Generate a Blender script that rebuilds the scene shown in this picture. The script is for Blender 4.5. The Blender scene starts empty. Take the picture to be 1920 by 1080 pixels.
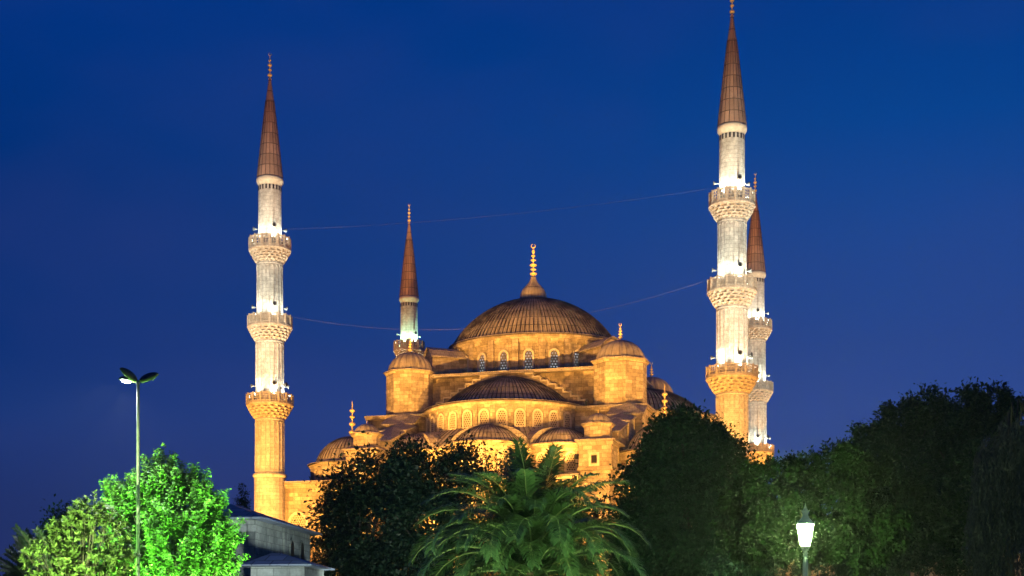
import bpy, math, random
import numpy as np
from mathutils import Vector, Matrix

random.seed(7)
RNG = np.random.default_rng(7)
SC = bpy.context.scene
COL = SC.collection
PI = math.pi
R = math.radians

# ------------------------------------------------------------------ camera
F, UH, YH, CZ = 2700.0, 960.0, 1210.0, 1.7     # focal length, principal column, horizon row (photo pixels), eye height
cam_d = bpy.data.cameras.new("camera")
cam = bpy.data.objects.new("camera", cam_d)
COL.objects.link(cam)
cam.location = (0, 0, CZ)
cam.rotation_euler = (R(90), 0, 0)
cam_d.sensor_width = 36.0
cam_d.lens = 36.0 * F / 1920.0
cam_d.shift_y = (YH - 540.0) / 1920.0
cam_d.clip_start = 0.1
cam_d.clip_end = 3000
SC.camera = cam


def W(u, y, d):
    """A point at depth d metres seen at photo pixel (u, y)."""
    return Vector(((u - UH) / F * d, d, CZ + (YH - y) / F * d))


# ------------------------------------------------------------------ world: blue hour
world = bpy.data.worlds.new("World")
SC.world = world
world.use_nodes = True
wn = world.node_tree
wn.nodes.clear()
w_out = wn.nodes.new("ShaderNodeOutputWorld")
w_bg = wn.nodes.new("ShaderNodeBackground")
w_tc = wn.nodes.new("ShaderNodeTexCoord")
w_sep = wn.nodes.new("ShaderNodeSeparateXYZ")
wn.links.new(w_tc.outputs["Generated"], w_sep.inputs[0])


def sky_ramp(stops):
    n = wn.nodes.new("ShaderNodeValToRGB")
    e = n.color_ramp.elements
    while len(e) < len(stops):
        e.new(0.5)
    for el, (p, c) in zip(e, stops):
        el.position = p
        el.color = (*c, 1)
    wn.links.new(w_sep.outputs[2], n.inputs[0])
    return n


# the afterglow side (right, beyond the mosque) is lighter than the left
w_left = sky_ramp([(0.0, (0.012, 0.020, 0.100)), (0.096, (0.013, 0.030, 0.141)), (0.150, (0.0095, 0.037, 0.186)), (0.195, (0.002, 0.030, 0.175)),
                   (0.29, (0.0, 0.028, 0.174)), (0.40, (0.0004, 0.032, 0.216)), (1.0, (0.0, 0.020, 0.13))])
w_right = sky_ramp([(0.0, (0.042, 0.052, 0.180)), (0.10, (0.032, 0.060, 0.235)), (0.158, (0.027, 0.068, 0.278)), (0.20, (0.020, 0.062, 0.268)),
                    (0.271, (0.0116, 0.061, 0.280)), (0.335, (0.0015, 0.055, 0.278)), (0.405, (0.0005, 0.041, 0.240)), (1.0, (0.0, 0.022, 0.14))])
w_az = wn.nodes.new("ShaderNodeMapRange")
w_az.inputs[1].default_value = -0.34
w_az.inputs[2].default_value = 0.24
wn.links.new(w_sep.outputs[0], w_az.inputs[0])
w_ramp = wn.nodes.new("ShaderNodeMix")
w_ramp.data_type = "RGBA"
wn.links.new(w_az.outputs[0], w_ramp.inputs[0])
wn.links.new(w_left.outputs[0], w_ramp.inputs[6])
wn.links.new(w_right.outputs[0], w_ramp.inputs[7])
# thin high haze: slow purple drift over the blue
w_map = wn.nodes.new("ShaderNodeMapping")
w_map.inputs["Scale"].default_value = (2.2, 2.2, 5.0)
w_noise = wn.nodes.new("ShaderNodeTexNoise")
w_noise.inputs["Scale"].default_value = 1.7
w_noise.inputs["Detail"].default_value = 3.0
wn.links.new(w_tc.outputs["Generated"], w_map.inputs[0])
wn.links.new(w_map.outputs[0], w_noise.inputs["Vector"])
w_nr = wn.nodes.new("ShaderNodeMapRange")
w_nr.inputs[1].default_value = 0.42
w_nr.inputs[2].default_value = 0.72
w_nr.inputs[3].default_value = 0.0
w_nr.inputs[4].default_value = 0.22
wn.links.new(w_noise.outputs[0], w_nr.inputs[0])
w_mix = wn.nodes.new("ShaderNodeMix")
w_mix.data_type = "RGBA"
w_mix.inputs[7].default_value = (0.040, 0.048, 0.220, 1)
wn.links.new(w_nr.outputs[0], w_mix.inputs[0])
wn.links.new(w_ramp.outputs[2], w_mix.inputs[6])
w_bg.inputs["Strength"].default_value = 1.0
wn.links.new(w_mix.outputs[2], w_bg.inputs["Color"])
# the last twilight of a sun already set
w_sky = wn.nodes.new("ShaderNodeTexSky")
w_sky.sky_type = "NISHITA"
w_sky.sun_disc = False
w_sky.sun_elevation = R(-6)
w_sky.sun_rotation = R(70)
w_bg2 = wn.nodes.new("ShaderNodeBackground")
w_bg2.inputs["Strength"].default_value = 0.05
wn.links.new(w_sky.outputs[0], w_bg2.inputs["Color"])
w_add = wn.nodes.new("ShaderNodeAddShader")
wn.links.new(w_bg.outputs[0], w_add.inputs[0])
wn.links.new(w_bg2.outputs[0], w_add.inputs[1])
wn.links.new(w_add.outputs[0], w_out.inputs[0])

SC.render.engine = "CYCLES"
SC.view_settings.view_transform = "Standard"
SC.view_settings.look = "None"
SC.view_settings.exposure = 0.0
SC.view_settings.gamma = 1.0
SC.cycles.use_denoising = True
SC.cycles.max_bounces = 5
SC.cycles.diffuse_bounces = 2
SC.cycles.glossy_bounces = 2
SC.cycles.transmission_bounces = 3
SC.cycles.transparent_max_bounces = 4
SC.cycles.sample_clamp_indirect = 4.0
SC.cycles.caustics_reflective = False
SC.cycles.caustics_refractive = False

# lamp colours and powers
SODIUM = (1.0, 0.41, 0.06)
WARM = (1.0, 0.455, 0.078)
WHITE = (1.0, 0.97, 0.76)
COOL = (0.88, 1.0, 0.92)
GREEN = (0.38, 1.0, 0.15)


# ------------------------------------------------------------------ materials
def mat_new(name):
    m = bpy.data.materials.new(name)
    m.use_nodes = True
    nt = m.node_tree
    b = nt.nodes["Principled BSDF"]
    return m, nt, b


def N(nt, kind, **kw):
    n = nt.nodes.new(kind)
    for k, v in kw.items():
        if k.startswith("_"):
            setattr(n, k[1:], v)
        else:
            n.inputs[k.replace("__", " ")].default_value = v
    return n


def mixc(nt, fac, a, b, mode="MIX"):
    m = nt.nodes.new("ShaderNodeMix")
    m.data_type = "RGBA"
    m.blend_type = mode
    for i, v in ((0, fac), (6, a), (7, b)):
        if hasattr(v, "is_output"):
            nt.links.new(v, m.inputs[i])
        elif i == 0:
            m.inputs[0].default_value = v
        else:
            m.inputs[i].default_value = (*v, 1)
    return m.outputs[2]


def rng(nt, src, a, b, c, d):
    m = nt.nodes.new("ShaderNodeMapRange")
    for i, v in enumerate((a, b, c, d)):
        m.inputs[i + 1].default_value = v
    nt.links.new(src, m.inputs[0])
    return m.outputs[0]


def noise(nt, vec, scale, detail=4.0, rough=0.6, out=0):
    n = nt.nodes.new("ShaderNodeTexNoise")
    n.inputs["Scale"].default_value = scale
    n.inputs["Detail"].default_value = detail
    n.inputs["Roughness"].default_value = rough
    if vec is not None:
        nt.links.new(vec, n.inputs["Vector"])
    return n.outputs[out]


def scaled(nt, vec, s):
    m = nt.nodes.new("ShaderNodeMapping")
    m.inputs["Scale"].default_value = s
    nt.links.new(vec, m.inputs[0])
    return m.outputs[0]


def bump(nt, b, h, strength, dist=0.05):
    n = nt.nodes.new("ShaderNodeBump")
    n.inputs["Strength"].default_value = strength
    n.inputs["Distance"].default_value = dist
    nt.links.new(h, n.inputs["Height"])
    nt.links.new(n.outputs[0], b.inputs["Normal"])


def m_stone(name, c1, c2, mortar, bw=0.95, rh=0.42, stain=(0.10, 0.075, 0.05), stain_amt=0.55, msize=0.018):
    """Coursed ashlar: blocks of differing tone, thin joints, weather stains and runs."""
    m, nt, b = mat_new(name)
    tc = nt.nodes.new("ShaderNodeTexCoord")
    uv, ob = tc.outputs["UV"], tc.outputs["Object"]
    br = nt.nodes.new("ShaderNodeTexBrick")
    nt.links.new(uv, br.inputs["Vector"])
    br.inputs["Color1"].default_value = (*c1, 1)
    br.inputs["Color2"].default_value = (*c2, 1)
    br.inputs["Mortar"].default_value = (*mortar, 1)
    br.inputs["Scale"].default_value = 1.0
    br.inputs["Mortar Size"].default_value = msize
    br.inputs["Mortar Smooth"].default_value = 0.3
    br.inputs["Brick Width"].default_value = bw
    br.inputs["Row Height"].default_value = rh
    br.inputs["Bias"].default_value = 0.0
    n1 = noise(nt, ob, 0.55, 5, 0.65)
    f1 = rng(nt, n1, 0.46, 0.70, 0.0, stain_amt)
    c = mixc(nt, f1, br.outputs[0], stain)
    n2 = noise(nt, scaled(nt, ob, (2.2, 2.2, 0.28)), 1.0, 5, 0.7)       # vertical runs
    f2 = rng(nt, n2, 0.52, 0.74, 0.0, stain_amt)
    c = mixc(nt, f2, c, stain)
    n3 = noise(nt, ob, 3.1, 6, 0.7)
    f3 = rng(nt, n3, 0.35, 0.7, 0.72, 1.18)
    sc = nt.nodes.new("ShaderNodeVectorMath")
    sc.operation = "SCALE"
    nt.links.new(c, sc.inputs[0])
    nt.links.new(f3, sc.inputs["Scale"])
    nt.links.new(sc.outputs[0], b.inputs["Base Color"])
    b.inputs["Roughness"].default_value = 0.88
    b.inputs["Specular IOR Level"].default_value = 0.25
    h = mixc(nt, 0.5, br.outputs[0], n3)
    bump(nt, b, h, 0.6, 0.06)
    return m


def m_lead(name, base=(0.165, 0.140, 0.122), seam=(0.05, 0.042, 0.038), light=(0.27, 0.235, 0.21), offset=0.5):
    """Lead sheets: UV cells are one sheet wide and one sheet long."""
    m, nt, b = mat_new(name)
    tc = nt.nodes.new("ShaderNodeTexCoord")
    uv, ob = tc.outputs["UV"], tc.outputs["Object"]
    br = nt.nodes.new("ShaderNodeTexBrick")
    br.offset = offset
    nt.links.new(uv, br.inputs["Vector"])
    br.inputs["Color1"].default_value = (*base, 1)
    br.inputs["Color2"].default_value = (*[v * 1.75 for v in base], 1)
    br.inputs["Mortar"].default_value = (*seam, 1)
    br.inputs["Scale"].default_value = 1.0
    br.inputs["Mortar Size"].default_value = 0.045
    br.inputs["Mortar Smooth"].default_value = 0.4
    br.inputs["Brick Width"].default_value = 1.0
    br.inputs["Row Height"].default_value = 1.0
    n1 = noise(nt, ob, 0.8, 5, 0.65)
    c = mixc(nt, rng(nt, n1, 0.45, 0.7, 0.0, 0.55), br.outputs[0], light)
    n2 = noise(nt, ob, 2.6, 5, 0.7)
    c = mixc(nt, rng(nt, n2, 0.55, 0.75, 0.0, 0.6), c, seam)
    nt.links.new(c, b.inputs["Base Color"])
    b.inputs["Roughness"].default_value = 0.62
    b.inputs["Specular IOR Level"].default_value = 0.4
    bump(nt, b, n2, 0.25, 0.05)
    return m


def m_plain(name, col, rough=0.6, metal=0.0, var=0.25, scale=6.0):
    m, nt, b = mat_new(name)
    tc = nt.nodes.new("ShaderNodeTexCoord")
    n = noise(nt, tc.outputs["Object"], scale, 5, 0.65)
    c = mixc(nt, rng(nt, n, 0.3, 0.7, 0.0, 1.0), tuple(v * (1 - var) for v in col), tuple(min(1, v * (1 + var)) for v in col))
    nt.links.new(c, b.inputs["Base Color"])
    b.inputs["Roughness"].default_value = rough
    b.inputs["Metallic"].default_value = metal
    return m


def m_emit(name, col, strength, frame=None):
    m, nt, b = mat_new(name)
    b.inputs["Base Color"].default_value = (0.8, 0.8, 0.8, 1)
    b.inputs["Emission Color"].default_value = (*col, 1)
    b.inputs["Emission Strength"].default_value = strength
    return m


def m_grille(name, stone_c, hole_c, emit=None, emit_s=0.0, cell=0.17):
    """A pierced plaster window: staggered round holes, glowing or dark."""
    m, nt, b = mat_new(name)
    tc = nt.nodes.new("ShaderNodeTexCoord")
    sep = nt.nodes.new("ShaderNodeSeparateXYZ")
    nt.links.new(tc.outputs["UV"], sep.inputs[0])

    def math_(op, a, bb=None):
        n = nt.nodes.new("ShaderNodeMath")
        n.operation = op
        for i, v in enumerate((a, bb)):
            if v is None:
                continue
            if hasattr(v, "is_output"):
                nt.links.new(v, n.inputs[i])
            else:
                n.inputs[i].default_value = v
        return n.outputs[0]
    v = math_("DIVIDE", sep.outputs[1], cell * 0.9)
    row = math_("FLOOR", v)
    odd = math_("MULTIPLY", math_("MODULO", row, 2.0), 0.5)
    u = math_("ADD", math_("DIVIDE", sep.outputs[0], cell), odd)
    fu = math_("SUBTRACT", math_("FRACT", u), 0.5)
    fv = math_("SUBTRACT", math_("FRACT", v), 0.5)
    d2 = math_("ADD", math_("MULTIPLY", fu, fu), math_("MULTIPLY", fv, fv))
    hole = math_("LESS_THAN", d2, 0.088)
    c = mixc(nt, hole, stone_c, hole_c)
    nt.links.new(c, b.inputs["Base Color"])
    b.inputs["Roughness"].default_value = 0.8
    if emit:
        n = noise(nt, tc.outputs["Object"], 0.45, 4)
        e = math_("MULTIPLY", hole, math_("MULTIPLY", rng(nt, n, 0.35, 0.7, 0.15, 1.6), emit_s))
        b.inputs["Emission Color"].default_value = (*emit, 1)
        nt.links.new(e, b.inputs["Emission Strength"])
    return m


def m_leaf(name, dark, light, rough=0.5, trans=0.35, spec=0.4):
    m, nt, b = mat_new(name)
    geo = nt.nodes.new("ShaderNodeNewGeometry")
    c = mixc(nt, geo.outputs["Random Per Island"], dark, light)
    tc = nt.nodes.new("ShaderNodeTexCoord")
    n = noise(nt, tc.outputs["Object"], 0.9, 3)
    sc = nt.nodes.new("ShaderNodeVectorMath")
    sc.operation = "SCALE"
    nt.links.new(c, sc.inputs[0])
    nt.links.new(rng(nt, n, 0.3, 0.7, 0.65, 1.3), sc.inputs["Scale"])
    nt.links.new(sc.outputs[0], b.inputs["Base Color"])
    b.inputs["Roughness"].default_value = rough
    b.inputs["Specular IOR Level"].default_value = spec
    tr = nt.nodes.new("ShaderNodeBsdfTranslucent")
    nt.links.new(sc.outputs[0], tr.inputs["Color"])
    mx = nt.nodes.new("ShaderNodeMixShader")
    mx.inputs[0].default_value = trans
    nt.links.new(b.outputs[0], mx.inputs[1])
    nt.links.new(tr.outputs[0], mx.inputs[2])
    nt.links.new(mx.outputs[0], nt.nodes["Material Output"].inputs[0])
    return m


M = {}
M["ashlar"] = m_stone("ashlar", (0.52, 0.43, 0.31), (0.23, 0.185, 0.125), (0.15, 0.12, 0.085), 1.25, 0.5, stain_amt=0.75)
M["ashlar_fine"] = m_stone("ashlar_fine", (0.53, 0.45, 0.33), (0.28, 0.23, 0.16), (0.15, 0.12, 0.085), 1.1, 0.46, stain_amt=0.6)
M["minaret_stone"] = m_stone("minaret_stone", (0.64, 0.62, 0.565), (0.50, 0.485, 0.44), (0.30, 0.285, 0.255), 0.9, 0.45,
                             stain=(0.22, 0.19, 0.155), stain_amt=0.5)
M["carved"] = m_stone("carved", (0.55, 0.49, 0.40), (0.48, 0.42, 0.34), (0.36, 0.31, 0.25), 0.35, 0.3, stain=(0.17, 0.13, 0.09), stain_amt=0.4)
M["trim"] = m_plain("trim", (0.52, 0.46, 0.36), 0.85, 0, 0.22, 2.0)
M["grey_ashlar"] = m_stone("grey_ashlar", (0.27, 0.29, 0.27), (0.18, 0.20, 0.19), (0.12, 0.13, 0.12), 0.8, 0.38,
                           stain=(0.07, 0.075, 0.07), stain_amt=0.6)
M["lead"] = m_lead("lead", (0.215, 0.185, 0.165), (0.026, 0.022, 0.020), (0.36, 0.325, 0.30))
M["lead_spire"] = m_lead("lead_spire", (0.25, 0.16, 0.115), (0.06, 0.038, 0.028), (0.33, 0.215, 0.155), 0.0)
M["lead_blue"] = m_lead("lead_blue", (0.11, 0.13, 0.17), (0.05, 0.06, 0.08), (0.15, 0.18, 0.23))
M["gold"] = m_plain("gold", (0.95, 0.70, 0.28), 0.45, 0.35, 0.12, 3.0)
M["gold_worn"] = m_plain("gold_worn", (0.62, 0.46, 0.24), 0.4, 0.9, 0.3, 3.0)
M["grille_glow"] = m_grille("grille_glow", (0.10, 0.085, 0.07), (0.03, 0.03, 0.03), (0.90, 0.93, 0.95), 0.55, 0.40)
M["grille_dark"] = m_grille("grille_dark", (0.42, 0.35, 0.25), (0.035, 0.02, 0.012), cell=0.30)
M["dark_opening"] = m_plain("dark_opening", (0.012, 0.009, 0.007), 0.4)
M["metal_dark"] = m_plain("metal_dark", (0.03, 0.035, 0.035), 0.45, 0.3)
M["metal_pole"] = m_plain("metal_pole", (0.20, 0.21, 0.21), 0.38, 0.6)
M["white_paint"] = m_plain("white_paint", (0.72, 0.74, 0.72), 0.5, 0, 0.08)
M["horn_grey"] = m_plain("horn_grey", (0.12, 0.13, 0.13), 0.5, 0, 0.1)
M["lamp_green_paint"] = m_plain("lamp_green_paint", (0.20, 0.26, 0.22), 0.35, 0.2, 0.15)
M["lens"] = m_plain("lens", (0.55, 0.60, 0.52), 0.2, 0.0, 0.35, 9.0)
M["lamp_white"] = m_emit("lamp_white", (1.0, 0.95, 0.80), 14.0)
M["lamp_sodium"] = m_emit("lamp_sodium", (1.0, 0.55, 0.15), 8.0)
M["lamp_green"] = m_emit("lamp_green", (0.35, 1.0, 0.2), 8.0)
M["lamp_lit_head"] = m_emit("lamp_lit_head", (0.92, 0.97, 1.0), 60.0)
M["lantern_glass"] = m_emit("lantern_glass", (0.94, 1.0, 0.84), 1.25)
_nt = M["lantern_glass"].node_tree                     # clear-ish glass: the lamp inside shines out through it
_tr = _nt.nodes.new("ShaderNodeBsdfTransparent")
_mx = _nt.nodes.new("ShaderNodeMixShader")
_mx.inputs[0].default_value = 0.55
_nt.links.new(_tr.outputs[0], _mx.inputs[1])
_nt.links.new(_nt.nodes["Principled BSDF"].outputs[0], _mx.inputs[2])
_nt.links.new(_mx.outputs[0], _nt.nodes["Material Output"].inputs[0])
M["lamp_bulb"] = m_emit("lamp_bulb", (0.95, 1.0, 0.86), 25.0)
M["bark"] = m_plain("bark", (0.035, 0.028, 0.020), 0.9, 0, 0.4, 5.0)
M["palm_bark"] = m_plain("palm_bark", (0.075, 0.055, 0.035), 0.9, 0, 0.5, 7.0)
M["leaf_dark"] = m_leaf("leaf_dark", (0.007, 0.018, 0.009), (0.016, 0.038, 0.017), trans=0.08, spec=0.2)
M["leaf_round"] = m_leaf("leaf_round", (0.014, 0.042, 0.017), (0.030, 0.078, 0.030), spec=0.15)
M["leaf_plane"] = m_leaf("leaf_plane", (0.014, 0.036, 0.013), (0.032, 0.066, 0.024), spec=0.12)
M["leaf_lantern"] = m_leaf("leaf_lantern", (0.0040, 0.0125, 0.0022), (0.0085, 0.0235, 0.0045), spec=0.08)
M["leaf_weep"] = m_leaf("leaf_weep", (0.014, 0.020, 0.026), (0.024, 0.032, 0.040))
M["leaf_maple"] = m_leaf("leaf_maple", (0.035, 0.095, 0.018), (0.100, 0.205, 0.048), 0.45, 0.3)
M["leaf_magnolia"] = m_leaf("leaf_magnolia", (0.045, 0.085, 0.018), (0.125, 0.175, 0.050), 0.5, 0.2, 0.25)
M["leaf_feather"] = m_leaf("leaf_feather", (0.009, 0.028, 0.008), (0.018, 0.045, 0.014))
M["leaf_palm"] = m_leaf("leaf_palm", (0.026, 0.066, 0.022), (0.055, 0.110, 0.038), 0.33, 0.2, 0.6)
M["rachis"] = m_plain("rachis", (0.15, 0.21, 0.085), 0.45, 0, 0.2)
M["lawn"] = m_plain("lawn", (0.035, 0.055, 0.020), 0.95, 0, 0.4, 1.5)
M["wire"] = m_plain("wire", (0.10, 0.10, 0.17), 0.6, 0, 0.1)
M["paving"] = m_stone("paving", (0.22, 0.21, 0.19), (0.18, 0.17, 0.155), (0.10, 0.10, 0.09), 0.6, 0.6, stain_amt=0.3)


# ------------------------------------------------------------------ mesh builder
class MB:
    def __init__(self):
        self.v, self.f, self.uv, self.sm = [], [], [], []

    def face(self, pts, uv=None, smooth=False):
        i = len(self.v)
        self.v.extend([tuple(p) for p in pts])
        self.f.append(tuple(range(i, i + len(pts))))
        self.uv.append(uv)
        self.sm.append(smooth)

    def grid(self, P, UV=None, smooth=True, close=False):
        """P[row][col] points; faces between them share vertices."""
        i0 = len(self.v)
        nr, nc = len(P), len(P[0])
        for row in P:
            self.v.extend([tuple(p) for p in row])
        cc = nc if close else nc - 1
        for a in range(nr - 1):
            for b in range(cc):
                b2 = (b + 1) % nc
                self.f.append((i0 + a * nc + b, i0 + a * nc + b2, i0 + (a + 1) * nc + b2, i0 + (a + 1) * nc + b))
                self.uv.append(None if UV is None else [UV[a][b], UV[a][b + 1], UV[a + 1][b + 1], UV[a + 1][b]])
                self.sm.append(smooth)

    def box(self, x0, x1, y0, y1, z0, z1, T=None):
        c = [Vector((x, y, z)) for x in (x0, x1) for y in (y0, y1) for z in (z0, z1)]
        if T is not None:
            c = [T @ p for p in c]
        for q in ((0, 1, 3, 2), (4, 6, 7, 5), (0, 4, 5, 1), (2, 3, 7, 6), (0, 2, 6, 4), (1, 5, 7, 3)):
            self.face([c[k] for k in q])

    def prism(self, poly, z0, z1, top=None, caps=True):
        """Vertical prism over a counter-clockwise plan polygon; top: another polygon of as many points."""
        top = top or poly
        n = len(poly)
        for i in range(n):
            j = (i + 1) % n
            self.face([(*poly[i], z0), (*poly[j], z0), (*top[j], z1), (*top[i], z1)])
        if caps:
            self.face([(*p, z1) for p in top])
            self.face([(*p, z0) for p in reversed(poly)])

    def slab(self, poly, T, t):
        """Polygon in a local XZ plane (list of (x, z)) given thickness t along local -Y (front at -t), placed by T."""
        fr = [T @ Vector((x, -t, z)) for x, z in poly]
        bk = [T @ Vector((x, 0, z)) for x, z in poly]
        n = len(poly)
        self.face(fr, [(x, z) for x, z in poly])
        self.face(list(reversed(bk)))
        for i in range(n):
            j = (i + 1) % n
            self.face([fr[j], fr[i], bk[i], bk[j]])

    def lathe(self, prof, n=32, a0=0.0, a1=2 * PI, c=(0, 0), sy=1.0, U=None, V=1.0, smooth=True, mod=None):
        """Profile [(r, z)] from bottom up turned about c; azimuth 0 looks to -Y, growing towards +X."""
        full = abs(a1 - a0 - 2 * PI) < 1e-6
        rm = max(r for r, _ in prof)
        U = U or rm * 2 * PI
        P, UV = [], []
        arc = 0.0
        for k, (r, z) in enumerate(prof):
            if k:
                arc += math.hypot(r - prof[k - 1][0], z - prof[k - 1][1])
            row, uvr = [], []
            for i in range(n + 1):
                a = a0 + (a1 - a0) * i / n
                rr = r if mod is None else mod(r, z, a)
                if i < n or not full:
                    row.append((c[0] + rr * math.sin(a), c[1] - rr * math.cos(a) * sy, z))
                uvr.append(((a / (2 * PI)) * U, arc * V))
            P.append(row)
            UV.append(uvr)
        self.grid(P, UV, smooth, full)

    def tube(self, pts, rad, n=6, smooth=True):
        pts = [Vector(p) for p in pts]
        if not hasattr(rad, "__len__"):
            rad = [rad] * len(pts)
        P = []
        for k, p in enumerate(pts):
            d = (pts[min(k + 1, len(pts) - 1)] - pts[max(k - 1, 0)]).normalized()
            a = d.cross(Vector((0, 0, 1)) if abs(d.z) < 0.9 else Vector((0, 1, 0))).normalized()
            b = d.cross(a).normalized()
            P.append([p + rad[k] * (math.cos(2 * PI * i / n) * a + math.sin(2 * PI * i / n) * b) for i in range(n)])
        self.grid(P, None, smooth, True)
        self.face(list(reversed(P[0])))
        self.face(P[-1])

    def build(self, name, mat, parent=None, uvs=1.0, loc=None):
        me = bpy.data.meshes.new(name)
        me.from_pydata(self.v, [], self.f)
        me.polygons.foreach_set("use_smooth", self.sm)
        uvl = me.uv_layers.new(name="UVMap")
        buf = np.zeros(len(me.loops) * 2, dtype=np.float32)
        k = 0
        V = self.v
        for f, uv in zip(self.f, self.uv):
            if uv is None:
                p = [Vector(V[i]) for i in f]
                nrm = Vector((0, 0, 0))
                for i in range(len(p)):
                    q, r_ = p[i], p[(i + 1) % len(p)]
                    nrm += Vector(((q.y - r_.y) * (q.z + r_.z), (q.z - r_.z) * (q.x + r_.x), (q.x - r_.x) * (q.y + r_.y)))
                if nrm.length < 1e-12:
                    nrm = Vector((0, 0, 1))
                nrm.normalize()
                if abs(nrm.z) > 0.95:
                    uv = [(a.x, a.y) for a in p]
                else:
                    t = Vector((0, 0, 1)).cross(nrm).normalized()
                    s = nrm.cross(t)
                    uv = [(a.dot(t), a.dot(s)) for a in p]
                uv = [(a * uvs, b * uvs) for a, b in uv]
            for a, b in uv:
                buf[k] = a
                buf[k + 1] = b
                k += 2
        uvl.data.foreach_set("uv", buf)
        me.materials.append(M[mat] if isinstance(mat, str) else mat)
        me.update()
        return link(name, me, parent, loc)


def link(name, data, parent=None, loc=None):
    o = bpy.data.objects.new(name, data)
    COL.objects.link(o)
    if parent is not None:
        o.parent = parent
    if loc is not None:
        o.location = loc
    return o


def tag(o, label=None, cat=None, group=None, kind=None):
    if label:
        o["label"] = label
    if cat:
        o["category"] = cat
    if group:
        o["group"] = group
    if kind:
        o["kind"] = kind
    return o


def thing(name, loc, label, cat, group=None, rz=0.0):
    o = bpy.data.objects.new(name, None)
    COL.objects.link(o)
    o.location = loc
    o.rotation_euler = (0, 0, rz)
    o.empty_display_size = 0.3
    return tag(o, label, cat, group)


def copy_tree(o, parent=None):
    c = o.copy()
    COL.objects.link(c)
    c.parent = parent
    for ch in list(o.children):
        copy_tree(ch, c)
    return c


def spot(loc, target, power, color, size=60, blend=0.6, radius=0.25, parent=None, name="lamp_light"):
    l = bpy.data.lights.new(name, "SPOT")
    l.energy = power
    l.color = color
    l.spot_size = R(size)
    l.spot_blend = blend
    l.shadow_soft_size = radius
    o = link(name, l, parent)
    o.location = loc
    d = Vector(target) - Vector(loc)
    o.rotation_euler = d.to_track_quat("-Z", "Y").to_euler()
    return o


def circ(r, n, c=(0, 0), ph=0.0, sy=1.0):
    """Counter-clockwise plan polygon."""
    return [(c[0] + r * math.cos(ph + 2 * PI * i / n), c[1] + r * math.sin(ph + 2 * PI * i / n) * sy) for i in range(n)]


def arch_poly(w, h, n=8, pointed=0.15):
    """(x, z) outline of a slightly pointed arched opening, from z = 0."""
    r = w / 2
    sh = h - r * (1 + pointed)
    p = [(-r, 0), (r, 0)]
    for i in range(n * 2 + 1):
        a = PI * i / (2 * n)
        p.append((r * math.cos(a), sh + r * (1 + pointed) * math.sin(a)))
    return p


def place(x, y, z, az):
    """Frame whose local -Y looks along azimuth az (0 = -Y, growing towards +X)."""
    return Matrix.Translation((x, y, z)) @ Matrix.Rotation(az, 4, "Z")


def arch_window(parent, T, w, h, mat, frame_w=0.22, frame_t=0.20, sill=True, frame_mat="trim"):
    """A window part (pierced panel) with its arched stone frame as sub-part."""
    g = MB()
    g.slab(arch_poly(w, h), T, 0.06)
    win = g.build("window", mat, parent)
    f = MB()
    inn, out = arch_poly(w, h), arch_poly(w + 2 * frame_w, h + frame_w)
    n = len(inn)
    for i in range(1, n):
        j = (i + 1) % n
        if j == 1 or i == 0:
            continue
        a, b, c, d = inn[i], inn[j], out[j], out[i]
        fa = [T @ Vector((x, -frame_t, z)) for x, z in (a, b, c, d)]
        ba = [T @ Vector((x, 0, z)) for x, z in (a, b, c, d)]
        f.face([fa[3], fa[2], fa[1], fa[0]])
        f.face([fa[0], fa[1], ba[1], ba[0]])
        f.face([fa[2], fa[3], ba[3], ba[2]])
    if sill:
        s = [T @ Vector((x, y, z)) for x in (-w / 2 - frame_w, w / 2 + frame_w) for y in (-frame_t - 0.08, 0) for z in (-0.16, 0.0)]
        for q in ((0, 1, 3, 2), (4, 6, 7, 5), (0, 4, 5, 1), (2, 3, 7, 6), (0, 2, 6, 4), (1, 5, 7, 3)):
            f.face([s[k] for k in q])
    f.build("window_frame", frame_mat, win)
    return win


def finial_prof(h, r, beads):
    """Alem: a stem with turned bulbs; beads = [(height fraction, bulb radius fraction, half height fraction)]."""
    stem = r * 0.22
    pr = [(r * 0.75, 0.0), (r * 0.55, h * 0.03), (stem * 1.3, h * 0.07)]
    for t, rf, hh in beads:
        pr.append((stem, h * (t - hh)))
        for k in range(1, 6):
            a = PI * k / 6
            pr.append((stem + (r * rf - stem) * math.sin(a), h * (t - hh * math.cos(a))))
        pr.append((stem, h * (t + hh)))
    pr += [(stem * 0.7, h * 0.9), (0.005, h)]
    pr.sort(key=lambda q: q[1])
    return pr


BEADS_BIG = [(0.16, 1.0, 0.05), (0.30, 0.80, 0.03), (0.44, 1.0, 0.05), (0.60, 0.75, 0.03), (0.74, 0.6, 0.03), (0.88, 0.45, 0.05)]
BEADS = [(0.22, 1.0, 0.075), (0.43, 0.9, 0.06), (0.62, 0.8, 0.055), (0.80, 0.45, 0.05)]


def add_finial(parent, c, z, h, r, mat="gold", beads=BEADS, crescent=True):
    g = MB()
    g.lathe([(a, z + b) for a, b in finial_prof(h, r, beads)], 14, c=c)
    if crescent:
        rr = r * 0.55
        pts = [(c[0] + rr * math.sin(a), c[1], z + h * 1.0 + rr - rr * math.cos(a)) for a in [R(28) + R(304) * i / 16 for i in range(17)]]
        pts = [(x, y, 2 * (z + h + rr) - zz) for x, y, zz in pts]
        g.tube(pts, [r * 0.05 + r * 0.12 * math.sin(PI * i / 16) for i in range(17)], 6)
    return g.build("finial", mat, parent)


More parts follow.
